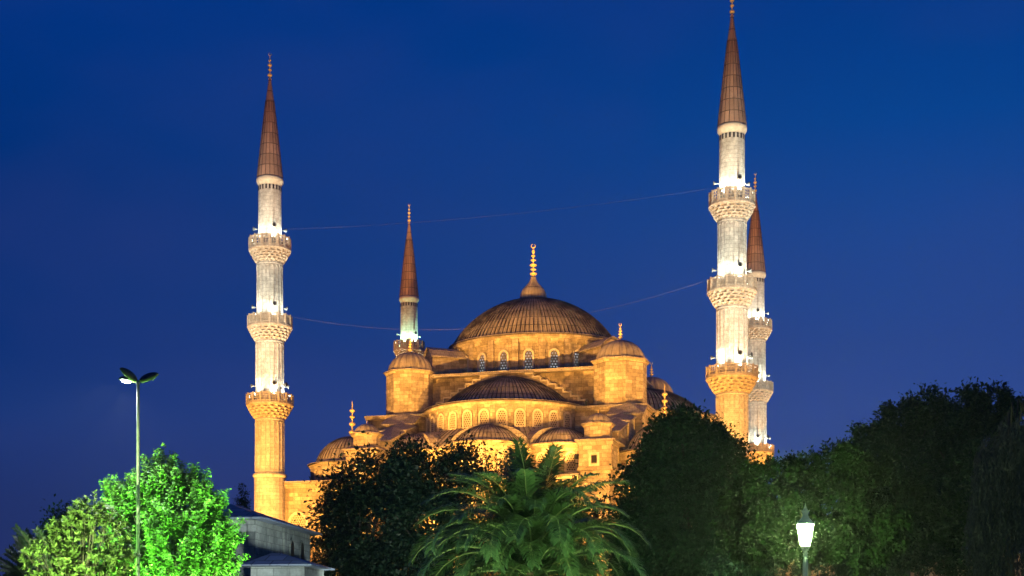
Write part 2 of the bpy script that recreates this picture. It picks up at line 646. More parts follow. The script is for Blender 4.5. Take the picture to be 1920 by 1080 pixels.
def seams(g, prof, n, a0, a1, c, sy, w=0.05, h=0.05):
    """Standing seams: thin raised battens up the meridians of a turned roof."""
    m = round(n * (a1 - a0) / (2 * PI))
    for i in range(m + (0 if abs(a1 - a0 - 2 * PI) < 1e-6 else 1)):
        a = a0 + (a1 - a0) * i / m
        rows = []
        for k, (r, z) in enumerate(prof):
            if r < w * n / 6:
                continue
            da = w / 2 / max(r, 0.3)
            row = []
            for off, up in ((-da, -0.02), (-da * 0.7, h), (da * 0.7, h), (da, -0.02)):
                rr = r + up * 0.75
                zz = z + up * 0.6
                row.append((c[0] + rr * math.sin(a + off), c[1] - rr * math.cos(a + off) * sy, zz))
            rows.append(row)
        if len(rows) > 1:
            UV = [[(0.0, 0.0)] * 4 for _ in rows]
            g.grid(rows, UV, False)


def cap_prof(r, z0, rise, n=14, lip=0.0):
    """Spherical-cap profile from the rim up."""
    Rs = (r * r + rise * rise) / (2 * rise)
    zc = z0 + rise - Rs
    t0 = math.atan2(z0 - zc, r)
    pr = []
    for i in range(n + 1):
        t = t0 + (PI / 2 - t0) * i / n
        pr.append((max(0.001, Rs * math.cos(t)), zc + Rs * math.sin(t)))
    return pr


# ------------------------------------------------------------------ setting: ground
g = MB()
for i in range(24):
    for j in range(24):
        xs = [-400 + 800 * k / 24 for k in (i, i + 1)]
        ys = [-150 + 700 * k / 24 for k in (j, j + 1)]
        g.face([(xs[0], ys[0], 0), (xs[1], ys[0], 0), (xs[1], ys[1], 0), (xs[0], ys[1], 0)])
tag(g.build("ground", "lawn"), kind="structure")
g = MB()
g.face([(-70, 138, 0.004), (85, 96, 0.004), (96, 138, 0.004), (-58, 182, 0.004)])
tag(g.build("forecourt_pavement", "paving"), kind="structure")

# ------------------------------------------------------------------ the mosque
MO = Vector((2.96, 200.0, 0.0))
MR = R(-16)
mosque = thing("mosque", MO, "great domed stone mosque lit amber, half domes stepping down below its ribbed lead main dome",
               "mosque", rz=MR)
MW = Matrix.Translation(MO) @ Matrix.Rotation(MR, 4, "Z")


def mw(x, y, z):
    return MW @ Vector((x, y, z))


LU = 1 / 0.62      # lead sheet width on flat roofs


def roof_slab(name, x0, x1, y0, y1, z, ov=0.35, t=0.28, rise=0.5, parent=mosque):
    """Low hipped lead roof with a projecting edge."""
    gg = MB()
    a, b, c, d = x0 - ov, x1 + ov, y0 - ov, y1 + ov
    gg.prism([(a, c), (b, c), (b, d), (a, d)], z, z + t, caps=False)
    gg.face([(a, c, z), (a, d, z), (b, d, z), (b, c, z)])
    i = min(b - a, d - c) * 0.3
    gg.prism([(a, c), (b, c), (b, d), (a, d)], z + t, z + t + rise, [(a + i, c + i), (b - i, c + i), (b - i, d - i), (a + i, d - i)])
    return gg.build(name, "lead", parent, LU)


# --- main body, three stepped tiers
g = MB()
g.box(-25.3, 30.6, -30.0, 30.0, 0, 21.6)
g.box(-25.6, 30.9, -30.3, 30.3, 21.25, 21.6 + 0.003)
hall = g.build("hall_wall", "ashlar", mosque)
roof_slab("hall_roof", -25.3, 30.6, -30.0, 30.0, 21.61, 0.5, 0.25, 0.5)
g = MB()
g.box(-18.0, 18.8, -16.6, 16.6, 21.5, 31.5)
g.box(-18.25, 19.05, -16.85, 16.85, 31.2, 31.5 + 0.003)
tier = g.build("upper_wall", "ashlar", mosque)
roof_slab("upper_roof", -18.0, 18.8, -16.6, 16.6, 31.51, 0.4, 0.22, 0.45)
g = MB()
g.box(-12.6, 12.9, -12.3, 12.3, 31.5, 37.0)
g.build("dome_base_wall", "ashlar", mosque)
g = MB()
g.prism([(-13.2, -13.6), (13.5, -13.6), (13.5, 13.6), (-13.2, 13.6)], 37.0, 37.35)
g.prism([(-13.0, -13.4), (13.3, -13.4), (13.3, 13.4), (-13.0, 13.4)], 37.35, 38.0, [(-10, -9), (10, -9), (10, 9), (-10, 9)])
g.build("dome_base_roof", "lead", mosque, LU)

# --- main drum with its windows
SQ = 0.80
drum_n = 20
rd = 11.0


def drum_pt(r, a):
    return (r * math.sin(a), -r * math.cos(a) * SQ)


g = MB()
corner = [drum_pt(rd, 2 * PI * k / drum_n) for k in range(drum_n)]
g.prism(corner, 37.4, 42.6, caps=False)
# piers between the windows
for k in range(drum_n):
    a = 2 * PI * k / drum_n
    x, y = drum_pt(rd + 0.14, a)
    g.box(-0.42, 0.42, -0.38, 0.3, 37.4, 42.45, place(x, y, 0, math.atan2(math.sin(a) * SQ, math.cos(a))))
g.lathe([(rd + 0.25, 42.0), (rd + 0.3, 42.35), (rd + 0.75, 42.6), (rd + 0.85, 42.95), (rd + 0.2, 43.0)], 80, sy=SQ)
g.lathe([(rd + 0.3, 37.4), (rd + 0.3, 37.75), (rd + 0.02, 37.85)], 80, sy=SQ)
drum = g.build("drum", "ashlar_fine", mosque)
for k in range(drum_n):
    p, q = corner[k], corner[(k + 1) % drum_n]
    nx, ny = (p[1] - q[1]), (q[0] - p[0])
    mx, my = (p[0] + q[0]) / 2, (p[1] + q[1]) / 2
    if nx * mx + ny * my < 0:
        nx, ny = -nx, -ny
    if my > 3:
        continue
    arch_window(drum, place(mx, my, 38.15, math.atan2(nx, -ny)), 1.0, 2.7, "grille_glow", 0.26, 0.30)

# --- main dome
pr = cap_prof(11.55, 43.02, 6.7, 18)
g = MB()
g.lathe([(12.0, 42.96), (12.0, 43.12), (11.6, 43.16)], 120, sy=SQ, U=116, V=1 / 1.5)
g.lathe(pr, 120, sy=SQ, U=116, V=1 / 1.6)
seams(g, pr[:-2], 116, 0, 2 * PI, (0, 0), SQ, 0.15, 0.15)
dome = g.build("dome", "lead", mosque)
g = MB()
bp = [(1.72, 49.3), (1.80, 49.95), (1.70, 50.55), (1.45, 51.1), (1.0, 51.6), (0.62, 52.05), (0.42, 52.5), (0.34, 52.9)]
g.lathe(bp, 48, U=24, V=0.5, mod=lambda r, z, a: r * (1 + 0.045 * abs(math.cos(12 * a))))
bulb = g.build("dome_lantern", "lead", dome)
add_finial(dome, (0, 0), 52.6, 4.3, 0.52, "gold", BEADS_BIG)

# --- round-topped buttresses beside the drum
for bx, by, az, wd in ((-10.9, -6.6, R(-52), 3.4), (11.2, -6.4, R(50), 3.8), (-10.9, 6.6, R(-128), 3.4), (11.2, 6.4, R(128), 3.8)):
    T = place(bx, by, 0, az)
    g = MB()
    g.box(-wd / 2, wd / 2, -2.2, 2.8, 37.3, 40.6, T)
    g.slab([(-wd / 2, 40.6), (wd / 2, 40.6), (wd * 0.30, 41.5), (0, 41.95), (-wd * 0.30, 41.5)], T @ Matrix.Translation((0, 2.8, 0)), 5.0)
    bt = g.build("drum_buttress", "ashlar_fine", mosque)
    g = MB()
    xs = [(-wd / 2 - 0.3, 40.62), (-wd * 0.30, 41.62), (0, 42.1), (wd * 0.30, 41.62), (wd / 2 + 0.3, 40.62)]
    T2 = T @ Matrix.Translation((0, 2.9, 0))
    for (xa, za), (xb, zb) in zip(xs, xs[1:]):
        g.slab([(xa, za), (xb, zb), (xb, zb + 0.16), (xa, za + 0.16)], T2, 5.4)
    g.build("buttress_roof", "lead", bt, LU)


# --- corner turrets
def turret(x, y, r, z0, z1, rise, fin_h, n=8, lobes=20, ph=R(22.5), mat="ashlar_fine", crescent=True):
    gg = MB()
    gg.prism(circ(r, n, (x, y), ph), z0, z1 - 0.35, caps=False)
    gg.prism(circ(r + 0.06, n, (x, y), ph), z1 - 0.35, z1 - 0.12, circ(r + 0.26, n, (x, y), ph), caps=False)
    gg.prism(circ(r + 0.26, n, (x, y), ph), z1 - 0.12, z1)
    t = gg.build("turret", mat, mosque)
    gg = MB()
    rr = r * 0.92
    gg.prism(circ(r + 0.42, n, (x, y), ph), z1 + 0.003, z1 + 0.12, circ(r + 0.42, n, (x, y), ph))
    gg.prism(circ(r + 0.40, n, (x, y), ph), z1 + 0.12, z1 + 0.34, circ(rr, n, (x, y), ph))
    p = cap_prof(rr, z1 + 0.3, rise - 0.3, 12)
    p = [(rr * 1.03, z1 + 0.22)] + p
    gg.lathe(p, lobes * 6, c=(x, y), U=lobes, V=0.3,
             mod=lambda q, z, a: q * (1 + 0.075 * abs(math.sin(lobes * a / 2)) - 0.05))
    gg.build("turret_dome", "lead", t)
    add_finial(t, (x, y), z1 + rise - 0.05, fin_h, fin_h * 0.16, "gold", BEADS, crescent)
    return t


for tx, ty in ((15.0, -13.0), (-13.4, -13.0), (14.2, 13.0), (-14.0, 13.0)):
    turret(tx, ty, 3.42 if tx > 0 else 3.2, 31.6, 37.7, 2.85, 1.9)
    g = MB()
    g.prism(circ(3.9, 8, (tx, ty), R(22.5)), 31.5, 32.05, circ(3.3, 8, (tx, ty), R(22.5)), caps=False)
    g.build("turret_skirt", "lead", mosque, LU)


# --- half domes on the four sides
def semi_dome(T, main=True):
    rw, rs = 10.6, 8.9
    c = (0, 0)
    A0, A1 = R(-92), R(92)
    gg = MB()
    gg.lathe([(rw, 26.0), (rw, 31.2), (rw + 0.1, 31.35), (rw + 0.4, 31.55), (rw + 0.45, 31.85), (rw - 0.2, 31.9)], 60, A0, A1, c)
    nw = 15
    if main:
        for k in range(nw + 1):
            a = R(-90) + R(180) * k / nw
            x, y = (rw + 0.02) * math.sin(a), -(rw + 0.02) * math.cos(a)
            gg.box(-0.30, 0.30, -0.16, 0.2, 26.5, 31.4, place(x, y, 0, a))
    dr = gg.build("half_drum", "ashlar_fine", mosque)
    if main:
        for k in range(nw):
            a = R(-90) + R(180) * (k + 0.5) / nw
            x, y = (rw + 0.0) * math.sin(a), -(rw + 0.0) * math.cos(a)
            arch_window(dr, place(x, y, 28.75, a), 0.98, 1.95, "grille_dark", 0.22, 0.17)
    gg = MB()
    p = cap_prof(rs, 32.0, 4.45, 14)
    gg.lathe([(rw + 0.55, 31.88), (rw + 0.55, 32.02), (rs, 32.12)], 72, A0, A1, c, U=100, V=0.5)
    gg.lathe(p, 92, A0, A1, c, U=92, V=1 / 1.6)
    seams(gg, p[:-1], 92, A0, A1, c, 1.0, 0.13, 0.13)
    sd = gg.build("half_dome", "lead", mosque)
    # the lead apron below the half drum
    gg = MB()
    ap = [(14.6, 25.75), (14.6, 25.9), (13.6, 26.55), (12.2, 27.7), (rw + 0.02, 28.75)]
    gg.lathe(ap, 60, A0, A1, c, U=130, V=0.6)
    seams(gg, ap[1:], 110, A0, A1, c, 1.0, 0.09, 0.07)
    apron = gg.build("apron_roof", "lead", mosque)
    gg = MB()
    gg.lathe([(14.0, 12.0), (14.0, 25.3), (14.35, 25.5), (14.4, 25.75)], 60, A0, A1, c)
    low = gg.build("apse_wall", "ashlar_fine", mosque)
    for o in (dr, sd, apron, low):
        o.matrix_local = T @ o.matrix_local
    return dr, low


Ts = [Matrix.Translation((0, -12.6, 0)), Matrix.Translation((15.4, 0, 0)) @ Matrix.Rotation(R(90), 4, "Z"),
      Matrix.Translation((-12.6, 0, 0)) @ Matrix.Rotation(R(-90), 4, "Z"), Matrix.Translation((0, 12.6, 0)) @ Matrix.Rotation(R(180), 4, "Z")]
for k, T in enumerate(Ts):
    half_drum, apse = semi_dome(T, k == 0)

# --- stepped gable walls above the half domes
for k, T in enumerate(Ts):
    g = MB()
    cap = MB()
    T3 = T @ Matrix.Translation((0, 0.3, 0))
    nst = 8
    x_in, x_out, z_hi, z_lo = 2.5, 10.5, 37.2, 33.0
    edges = [x_in + (x_out - x_in) * i / nst for i in range(nst + 1)]
    zs = [z_hi - (z_hi - z_lo) * (i / nst) ** 1.12 for i in range(nst + 1)]
    poly = [(-x_out, 31.4), (x_out, 31.4)]
    for i in range(nst, 0, -1):
        poly += [(edges[i], zs[i]), (edges[i - 1], zs[i])]
    poly += [(edges[0], zs[0]), (-edges[0], zs[0])]
    for i in range(1, nst + 1):
        poly += [(-edges[i - 1], zs[i]), (-edges[i], zs[i])]
    # columns of wall, one per step, butted side by side
    g.box(-edges[0], edges[0], -1.0, 0, 31.4, zs[0], T3)
    cap.box(-edges[0] - 0.1, edges[0] + 0.1, -1.18, 0.1, zs[0] + 0.003, zs[0] + 0.22, T3)
    for i in range(1, nst + 1):
        for s in (-1, 1):
            a, b = sorted((s * edges[i - 1], s * edges[i]))
            g.box(a, b, -1.0, 0, 31.4, zs[i], T3)
            a2, b2 = (a, b + 0.1) if s > 0 else (a - 0.1, b)
            cap.box(a2, b2, -1.18, 0.1, zs[i] + 0.003, zs[i] + 0.2, T3)
            e = s * edges[i - 1]
            cap.box(*sorted((e + s * 0.003, e + s * 0.16)), -1.18, 0.1, zs[i] + 0.203, zs[i - 1] - 0.003, T3)
    sw = g.build("stepped_wall", "ashlar", mosque)
    cap.build("coping", "trim", sw)


# --- three small half domes in the front apse
def exedra(x, y, az, r, z, rise, arch_w, arch_h, nwin=5):
    T = place(x, y, 0, az)
    parts = []
    gg = MB()
    gg.lathe([(r + 0.35, 12.0), (r + 0.35, z - 0.55), (r + 0.55, z - 0.4), (r + 0.75, z - 0.2), (r + 0.75, z)], 36, R(-95), R(95))
    wall = gg.build("exedra_wall", "ashlar_fine", mosque)
    for k in range(nwin):
        a = R(-72) + R(144) * k / (nwin - 1)
        arch_window(wall, place((r + 0.36) * math.sin(a), -(r + 0.36) * math.cos(a), z - 3.3, a), 1.1, 2.1, "grille_dark", 0.25, 0.15)
    parts.append(wall)
    gg = MB()
    p = cap_prof(r, z + 0.1, rise, 10)
    gg.lathe([(r + 0.85, z + 0.003), (r + 0.85, z + 0.1), (r, z + 0.16)], 40, R(-95), R(95), U=52)
    gg.lathe(p, 40, R(-95), R(95), U=52, V=0.7)
    seams(gg, p[:-1], 48, R(-95), R(95), (0, 0), 1.0, 0.08, 0.07)
    parts.append(gg.build("exedra_dome", "lead", mosque))
    # lead-covered arch band that the small half dome leans on
    gg = MB()
    n = 20
    ro, hi = [], []
    for i in range(n + 1):
        a = PI * i / n
        ro.append((arch_w * math.cos(a), z + 0.02 + arch_h * math.sin(a)))
    fr = [(x_, 0.35, z_) for x_, z_ in ro]
    bk = [(x_ * 0.96, 3.2, z_ + 0.25) for x_, z_ in ro]
    for i in range(n):
        gg.face([fr[i], fr[i + 1], bk[i + 1], bk[i]], smooth=True)
    gg.face(list(reversed(fr)))
    parts.append(gg.build("arch_band", "lead", mosque, LU))
    for o in parts:
        o.matrix_local = T @ o.matrix_local


exedra(1.4, -26.2, R(4), 4.3, 25.85, 2.4, 4.95, 2.75)
exedra(9.6, -22.0, R(52), 4.0, 25.85, 2.3, 4.6, 2.6, 4)
exedra(-9.4, -22.0, R(-52), 4.0, 25.85, 2.3, 4.6, 2.6, 4)

# --- wedge buttresses that step from the turrets down to the front piers
for s, px in ((-1, -12.2), (1, 16.2)):
    for y0, y1, w2, zt, zf in ((-19.0, -16.9, 2.1, 31.2, 30.0), (-22.6, -19.0, 1.75, 29.6, 28.6), (-27.6, -22.6, 1.5, 28.4, 26.6)):
        g = MB()
        cx = px + 0.1 * s + (0.6 * s if y0 > -20 else 0)
        # sloping top, splayed base
        P = [(cx - w2, y0), (cx + w2, y0), (cx + w2, y1), (cx - w2, y1)]
        fr = [(cx - w2, y0, 20), (cx + w2, y0, 20), (cx + w2, y0, zf), (cx - w2, y0, zf)]
        g.face(fr)
        g.face([(cx + w2, y0, 20), (cx + w2, y1, 20), (cx + w2, y1, zt), (cx + w2, y0, zf)])
        g.face([(cx - w2, y1, 20), (cx - w2, y0, 20), (cx - w2, y0, zf), (cx - w2, y1, zt)])
        bt = g.build("stepped_buttress", "ashlar_fine", mosque)
        g = MB()
        o = 0.22
        lo = [(cx - w2 - o, y0 - o, zf), (cx + w2 + o, y0 - o, zf), (cx + w2 + o, y1, zt), (cx - w2 - o, y1, zt)]
        hi = [(x, y, z + 0.2) for x, y, z in lo]
        rd_ = [(cx, y0 + 0.6, zf + 0.75), (cx, y1, zt + 0.75)]
        g.face(list(reversed(lo)))
        for i in range(4):
            j = (i + 1) % 4
            g.face([lo[i], lo[j], hi[j], hi[i]])
        g.face([hi[0], hi[1], rd_[0]])
        g.face([hi[1], hi[2], rd_[1], rd_[0]])
        g.face([hi[3], hi[0], rd_[0], rd_[1]])
        g.build("buttress_roof", "lead", bt, LU)

# --- front piers with small turrets, square window, corbelled block
for px in (-12.2, 16.3):
    g = MB()
    g.box(px - 1.9, px + 1.9, -33.4, -29.9, 21.9, 24.75)
    g.box(px - 2.1, px + 2.1, -33.6, -29.85, 24.5, 24.95)
    g.box(px - 2.05, px + 2.05, -33.55, -29.85, 21.55, 21.9)
    g.box(px - 1.6, px + 1.6, -33.1, -29.9, 0, 21.55)
    g.box(px - 1.75, px + 1.75, -33.25, -29.9, 20.9, 21.55 - 0.004)
    pier = g.build("pier", "ashlar_fine", mosque)
    g = MB()
    g.prism([(px - 2.3, -33.8), (px + 2.3, -33.8), (px + 2.3, -27.4), (px - 2.3, -27.4)], 24.953, 25.1)
    g.prism([(px - 2.3, -33.8), (px + 2.3, -33.8), (px + 2.3, -27.4), (px - 2.3, -27.4)], 25.1, 25.6,
            [(px - 1.2, -32.4), (px + 1.2, -32.4), (px + 1.2, -29), (px - 1.2, -29)])
    g.build("pier_roof", "lead", pier, LU)
    T = place(px - 0.1, -33.4, 22.3, 0)
    g = MB()
    g.box(-0.34, 0.34, -0.02, 0.1, 0.1, 0.95, T)
    ow = g.build("window", "dark_opening", pier)
    g = MB()
    for b in ((-0.62, -0.34, 0.0, 1.05), (0.34, 0.62, 0.0, 1.05), (-0.62, 0.62, 1.052, 1.3), (-0.62, 0.62, -0.25, -0.002)):
        g.box(b[0], b[1], -0.1, 0.05, b[2], b[3], T)
    g.build("window_frame", "trim", ow)
    turret(px - 0.1, -31.3, 1.62, 25.2, 27.0, 1.35, 0.5, 8, 14, R(22.5), "ashlar_fine", False)

# --- corner domes on the low roof, with tall gilded finials
for cx, cy, in ((-17.4, -23.4), (22.7, -24.4), (-17.4, 23.0), (23.6, 23.0)):
    g = MB()
    g.prism(circ(5.25, 8, (cx, cy), R(22.5)), 21.5, 23.9, caps=False)
    g.prism(circ(5.3, 8, (cx, cy), R(22.5)), 23.9, 24.3, circ(5.6, 8, (cx, cy), R(22.5)))
    t = g.build("corner_drum", "ashlar_fine", mosque)
    g = MB()
    p = cap_prof(4.5, 24.9, 3.2, 12)
    g.lathe([(5.65, 24.303), (5.65, 24.42), (4.75, 24.5), (4.55, 24.9)], 64, c=(cx, cy), U=60)
    g.lathe(p, 64, c=(cx, cy), U=60, V=0.7)
    seams(g, p[:-1], 52, 0, 2 * PI, (cx, cy), 1.0, 0.08, 0.07)
    g.build("corner_dome", "lead", t)
    if cy < 0:
        add_finial(t, (cx, cy), 28.0, 4.7, 0.42, "gold", [(0.14, 1.1, 0.05), (0.36, 1.0, 0.05), (0.55, 0.85, 0.04), (0.72, 0.85, 0.045)], False)
    for k in range(8):
        a = R(45) * k
        x, y = cx + 5.25 * math.cos(R(22.5)) * math.sin(a), cy - 5.25 * math.cos(R(22.5)) * math.cos(a)
        if y < cy + 1:
            arch_window(t, place(x, y, 21.95, a), 0.85, 1.55, "grille_dark", 0.16, 0.08, False)

# --- front wall: arched windows and the open gallery
for x in (-21.8, -17.4, -7.4, -3.0, 1.6, 6.2, 10.8, 21.2, 25.6):
    arch_window(hall, place(x, -30.0, 13.2, 0), 2.1, 4.6, "grille_dark", 0.35, 0.2)
for x in (-21.8, -17.4, 21.2, 25.6):
    arch_window(hall, place(x, -30.0, 6.0, 0), 2.1, 4.2, "grille_dark", 0.35, 0.2)
g = MB()
g.box(-10.2, 14.4, -33.0, -30.02, 18.0, 18.4)
g.box(-10.2, 14.4, -33.0, -30.02, 20.8, 21.1)
for k in range(15):
    x = -9.9 + 24.0 * k / 14
    g.lathe([(0.20, 18.4), (0.15, 18.7), (0.14, 20.3), (0.26, 20.8)], 10, c=(x, -32.7))
g.build("gallery", "trim", mosque)
g = MB()
g.prism([(-10.3, -33.5), (14.5, -33.5), (14.5, -30.9), (-10.3, -30.9)], 21.103, 21.25)
g.build("gallery_roof", "lead", mosque, LU)

# --- courtyard wall running on beyond the near minaret
cw = MB()
cw.box(33.0, 100.0, -31.5, -29.5, 0, 11.5)
cw.box(32.9, 100.0, -31.8, -29.2, 11.2, 11.503)
for k in range(12):
    x = 36 + 5.4 * k
    cw.box(x - 0.35, x + 0.35, -31.75, -31.5 + 0.1, 0, 11.2)
court = cw.build("courtyard_wall", "ashlar", None)
court.matrix_world = MW
tag(court, "amber lit courtyard wall glimpsed through the dark trees beyond the near minaret", "wall")
for k in range(11):
    arch_window(court, place(38.7 + 5.4 * k, -31.5, 5.2, 0), 1.7, 3.6, "grille_dark", 0.3, 0.2)


# ------------------------------------------------------------------ minarets
def muqarnas(g, z0, z1, r0, r1, tiers=4, n=24):
    """Corbelled stalactite tiers growing from shaft radius r0 to platform radius r1."""
    seg = n * 8
    for k in range(tiers):
        za, zb = z0 + (z1 - z0) * k / tiers, z0 + (z1 - z0) * (k + 1) / tiers
        fa, fb = (k / tiers) ** 0.75, ((k + 1) / tiers) ** 0.75
        ra, rb = r0 + (r1 - r0) * fa, r0 + (r1 - r0) * fb
        ph = 0.5 * (k % 2)

        def lobe(a, sharp):
            c = abs(math.cos(n * a / 2 + ph * PI))
            return c ** sharp
        P = []
        for t, dep, sharp in ((0.0, 0.02, 1), (0.30, 0.75, 3.0), (0.62, 0.85, 1.6), (0.80, 0.35, 0.8), (0.84, 0.0, 1), (1.0, 0.0, 1)):
            row = []
            for i in range(seg):
                a = 2 * PI * i / seg
                base = ra if t == 0 else ra + (rb - ra) * (0.25 + 0.75 * t)
                full = rb + 0.04
                r = full - (full - ra + 0.34) * dep * (1 - lobe(a, sharp)) if t > 0 else ra
                r = min(r, full) if t > 0 else r
                if t in (0.30,):
                    r = ra + (r - ra) * 0.75
                row.append((r * math.sin(a), -r * math.cos(a), za + (zb - za) * t))
            P.append(row)
        UV = [[(i * 0.1, k + j * 0.2) for i in range(seg + 1)] for j in range(len(P))]
        g.grid(P, UV, False, True)


def railing(g, r, z0, z1, n=16, cols=2, rows=3, sol=0.22):
    """Pierced stone parapet: posts, rails and lattice bars, open between."""
    half = PI / n
    wch = 2 * r * math.tan(half)
    ri = r
    for k in range(n):
        a = 2 * PI * (k + 0.5) / n
        T = place(ri * math.sin(a), -ri * math.cos(a), 0, a)
        h = z1 - z0
        g.box(-wch / 2 + 0.002, wch / 2 - 0.002, -0.06, 0.08, z0, z0 + h * 0.16, T)
        g.box(-wch / 2 + 0.002, wch / 2 - 0.002, -0.10, 0.10, z1 - h * 0.10, z1, T)
        zb, zt = z0 + h * 0.16 + 0.002, z1 - h * 0.10 - 0.002
        e = wch / 2 - 0.002
        g.box(-e, -e + sol, -0.05, 0.07, zb, zt, T)
        g.box(e - sol, e, -0.05, 0.07, zb, zt, T)
        gw = 2 * (e - sol)
        bw = min(0.10, gw / (cols * 3.2))
        for c in range(1, cols):
            x = -gw / 2 + gw * c / cols
            g.box(x - bw / 2, x + bw / 2, -0.03, 0.05, zb, zt, T)
        for q in range(1, rows):
            z = zb + (zt - zb) * q / rows
            g.box(-gw / 2 + 0.002, gw / 2 - 0.002, -0.026, 0.046, z - bw / 2, z + bw / 2, T)
        a2 = 2 * PI * k / n
        rp = r / math.cos(half)
        T2 = place(rp * math.sin(a2), -rp * math.cos(a2), 0, a2)
        g.box(-0.09, 0.09, -0.12, 0.06, z0 - 0.05, z1 + 0.10, T2)


def shaft(name, root, r0, r1, z0, z1, ribs=True, zig=True, nside=20):
    g = MB()
    g.lathe([(r0, z0), (r1, z1)], nside, smooth=False)
    if ribs:
        top = z1 - 0.9
        for k in range(nside):
            a = 2 * PI * k / nside
            pts = []
            for z in (z0 + 0.3, (z0 + top) / 2, top):
                r = r0 + (r1 - r0) * (z - z0) / (z1 - z0) + 0.015
                pts.append((r * math.sin(a), -r * math.cos(a), z))
            g.tube(pts, 0.055, 5, False)
            if zig:
                a2 = 2 * PI * (k + 1) / nside
                rr = r1 + 0.03
                am = (a + a2) / 2
                g.tube([(rr * math.sin(a), -rr * math.cos(a), top), (rr * math.sin(a * 0.7 + am * 0.3), -rr * math.cos(a * 0.7 + am * 0.3), top + 0.26),
                        (rr * math.sin(am), -rr * math.cos(am), top + 0.42), (rr * math.sin(a2 * 0.7 + am * 0.3), -rr * math.cos(a2 * 0.7 + am * 0.3), top + 0.26),
                        (rr * math.sin(a2), -rr * math.cos(a2), top)], 0.06, 5, False)
        g.lathe([(r1 + 0.02, z1 - 0.4), (r1 + 0.09, z1 - 0.33), (r1 + 0.09, z1 - 0.22), (r1 + 0.02, z1 - 0.15)], nside * 2)
    return g.build(name, "minaret_stone", root)


BALC = [(29.6, 31.45, 32.55, 2.80, 1.73, 1.70), (39.2, 41.05, 42.25, 2.66, 1.70, 1.56), (48.8, 50.55, 51.9, 2.48, 1.56, 1.42)]
# (corbel foot z, floor z, rail top z, radius, shaft below, shaft above)
LAMP_AZ = [R(12 + 60 * k) for k in range(6)]


def build_minaret(label):
    root = thing("minaret", (0, 0, 0), label, "minaret", "minarets round the prayer hall")
    g = MB()
    g.prism(circ(2.5, 12), 0, 8, caps=False)
    g.prism(circ(2.5, 12), 8, 11, circ(1.98, 12), caps=False)
    g.lathe([(1.93, 11), (1.90, 22.4)], 20, smooth=False)
    g.lathe([(1.90, 22.3), (2.08, 22.5), (2.08, 22.75), (1.80, 22.95)], 40)
    g.build("pedestal", "minaret_stone", root)
    shaft("shaft", root, 1.78, 1.73, 22.8, 29.7)
    shaft("shaft", root, 1.70, 1.68, 31.4, 39.3)
    shaft("shaft", root, 1.57, 1.55, 41.0, 48.9)
    shaft("shaft", root, 1.43, 1.41, 50.5, 59.0, False, False, 32)
    # dark slots under the eaves and the cornice
    g = MB()
    for k in range(20):
        a = 2 * PI * k / 20
        g.box(-0.10, 0.10, -0.02, 0.05, 57.7, 58.25, place(1.415 * math.sin(a), -1.415 * math.cos(a), 0, a))
    g.build("eaves_openings", "dark_opening", root)
    g = MB()
    g.lathe([(1.42, 58.3), (1.46, 58.5), (1.62, 58.75), (1.66, 59.1), (1.6, 59.3), (0.2, 59.32)], 48)
    g.build("cornice", "trim", root)
    g = MB()
    pr_ = [(1.60, 59.33), (1.58, 59.5), (1.42, 61.0), (0.98, 65.0), (0.52, 68.9), (0.18, 71.3), (0.10, 71.9)]
    g.lathe(pr_, 36, U=18, V=1 / 1.35, smooth=True)
    seams(g, pr_, 18, 0, 2 * PI, (0, 0), 1.0, 0.07, 0.05)
    g.build("spire", "lead_spire", root)
    add_finial(root, (0, 0), 71.6, 2.9, 0.30, "gold", [(0.17, 1.0, 0.07), (0.40, 0.8, 0.05), (0.60, 0.9, 0.06), (0.80, 0.6, 0.04)], True)
    for bi, (zf, zp, zr, rr, rb, ra) in enumerate(BALC):
        g = MB()
        muqarnas(g, zf, zp - 0.30, rb, rr - 0.02, 5, 18)
        g.lathe([(rr - 0.02, zp - 0.30), (rr + 0.12, zp - 0.24), (rr + 0.12, zp - 0.03), (rr - 0.05, zp), (ra - 0.1, zp + 0.02)], 48, smooth=False)
        bal = g.build("balcony", "carved", root)
        g = MB()
        cols, rows, sol = ((3, 3, 0.12), (5, 7, 0.14), (2, 3, 0.20))[bi]
        railing(g, rr - 0.05, zp + 0.01, zr, 16, cols, rows, sol)
        g.build("railing", "carved", bal)
        for a in LAMP_AZ:
            T = place((rr - 0.34) * math.sin(a), -(rr - 0.34) * math.cos(a), zp + 0.05, a)
            g = MB()
            g.box(-0.04, 0.04, -0.04, 0.04, 0, zr - zp - 0.25, T)
            g.box(-0.17, 0.17, -0.06, 0.12, zr - zp - 0.25, zr - zp + 0.02, T)
            fl = g.build("floodlight", "metal_dark", bal)
            g = MB()
            g.box(-0.15, 0.15, -0.20, -0.063, zr - zp - 0.22, zr - zp - 0.01, T)
            g.build("lamp_face", "lamp_white", fl)
        # horn loudspeakers on the shaft just above the parapet
        if bi < 2 or True:
            for a in ((R(16), R(104), R(-98)) if bi else (R(14), R(60), R(100), R(-102))):
                z = zr + 1.15
                T = place(ra * math.sin(a), -ra * math.cos(a), z, a)
                g = MB()
                P = []
                for y, q in ((0.0, 0.05), (-0.2, 0.06), (-0.42, 0.12), (-0.62, 0.26), (-0.64, 0.27), (-0.5, 0.10)):
                    P.append([T @ Vector((q * math.cos(2 * PI * i / 14), y, q * math.sin(2 * PI * i / 14) - y * 0.12)) for i in range(14)])
                g.grid(P, None, True, True)
                g.face(P[-1])
                ls = g.build("loudspeaker", "horn_grey", root)
                g = MB()
                c = T @ Vector((0, -0.56, 0.067))
                g.face([T @ Vector((0.17 * math.cos(2 * PI * i / 14), -0.565, 0.067 + 0.17 * math.sin(2 * PI * i / 14))) for i in range(14)])
                g.build("horn_mouth", "dark_opening", ls)
    return root


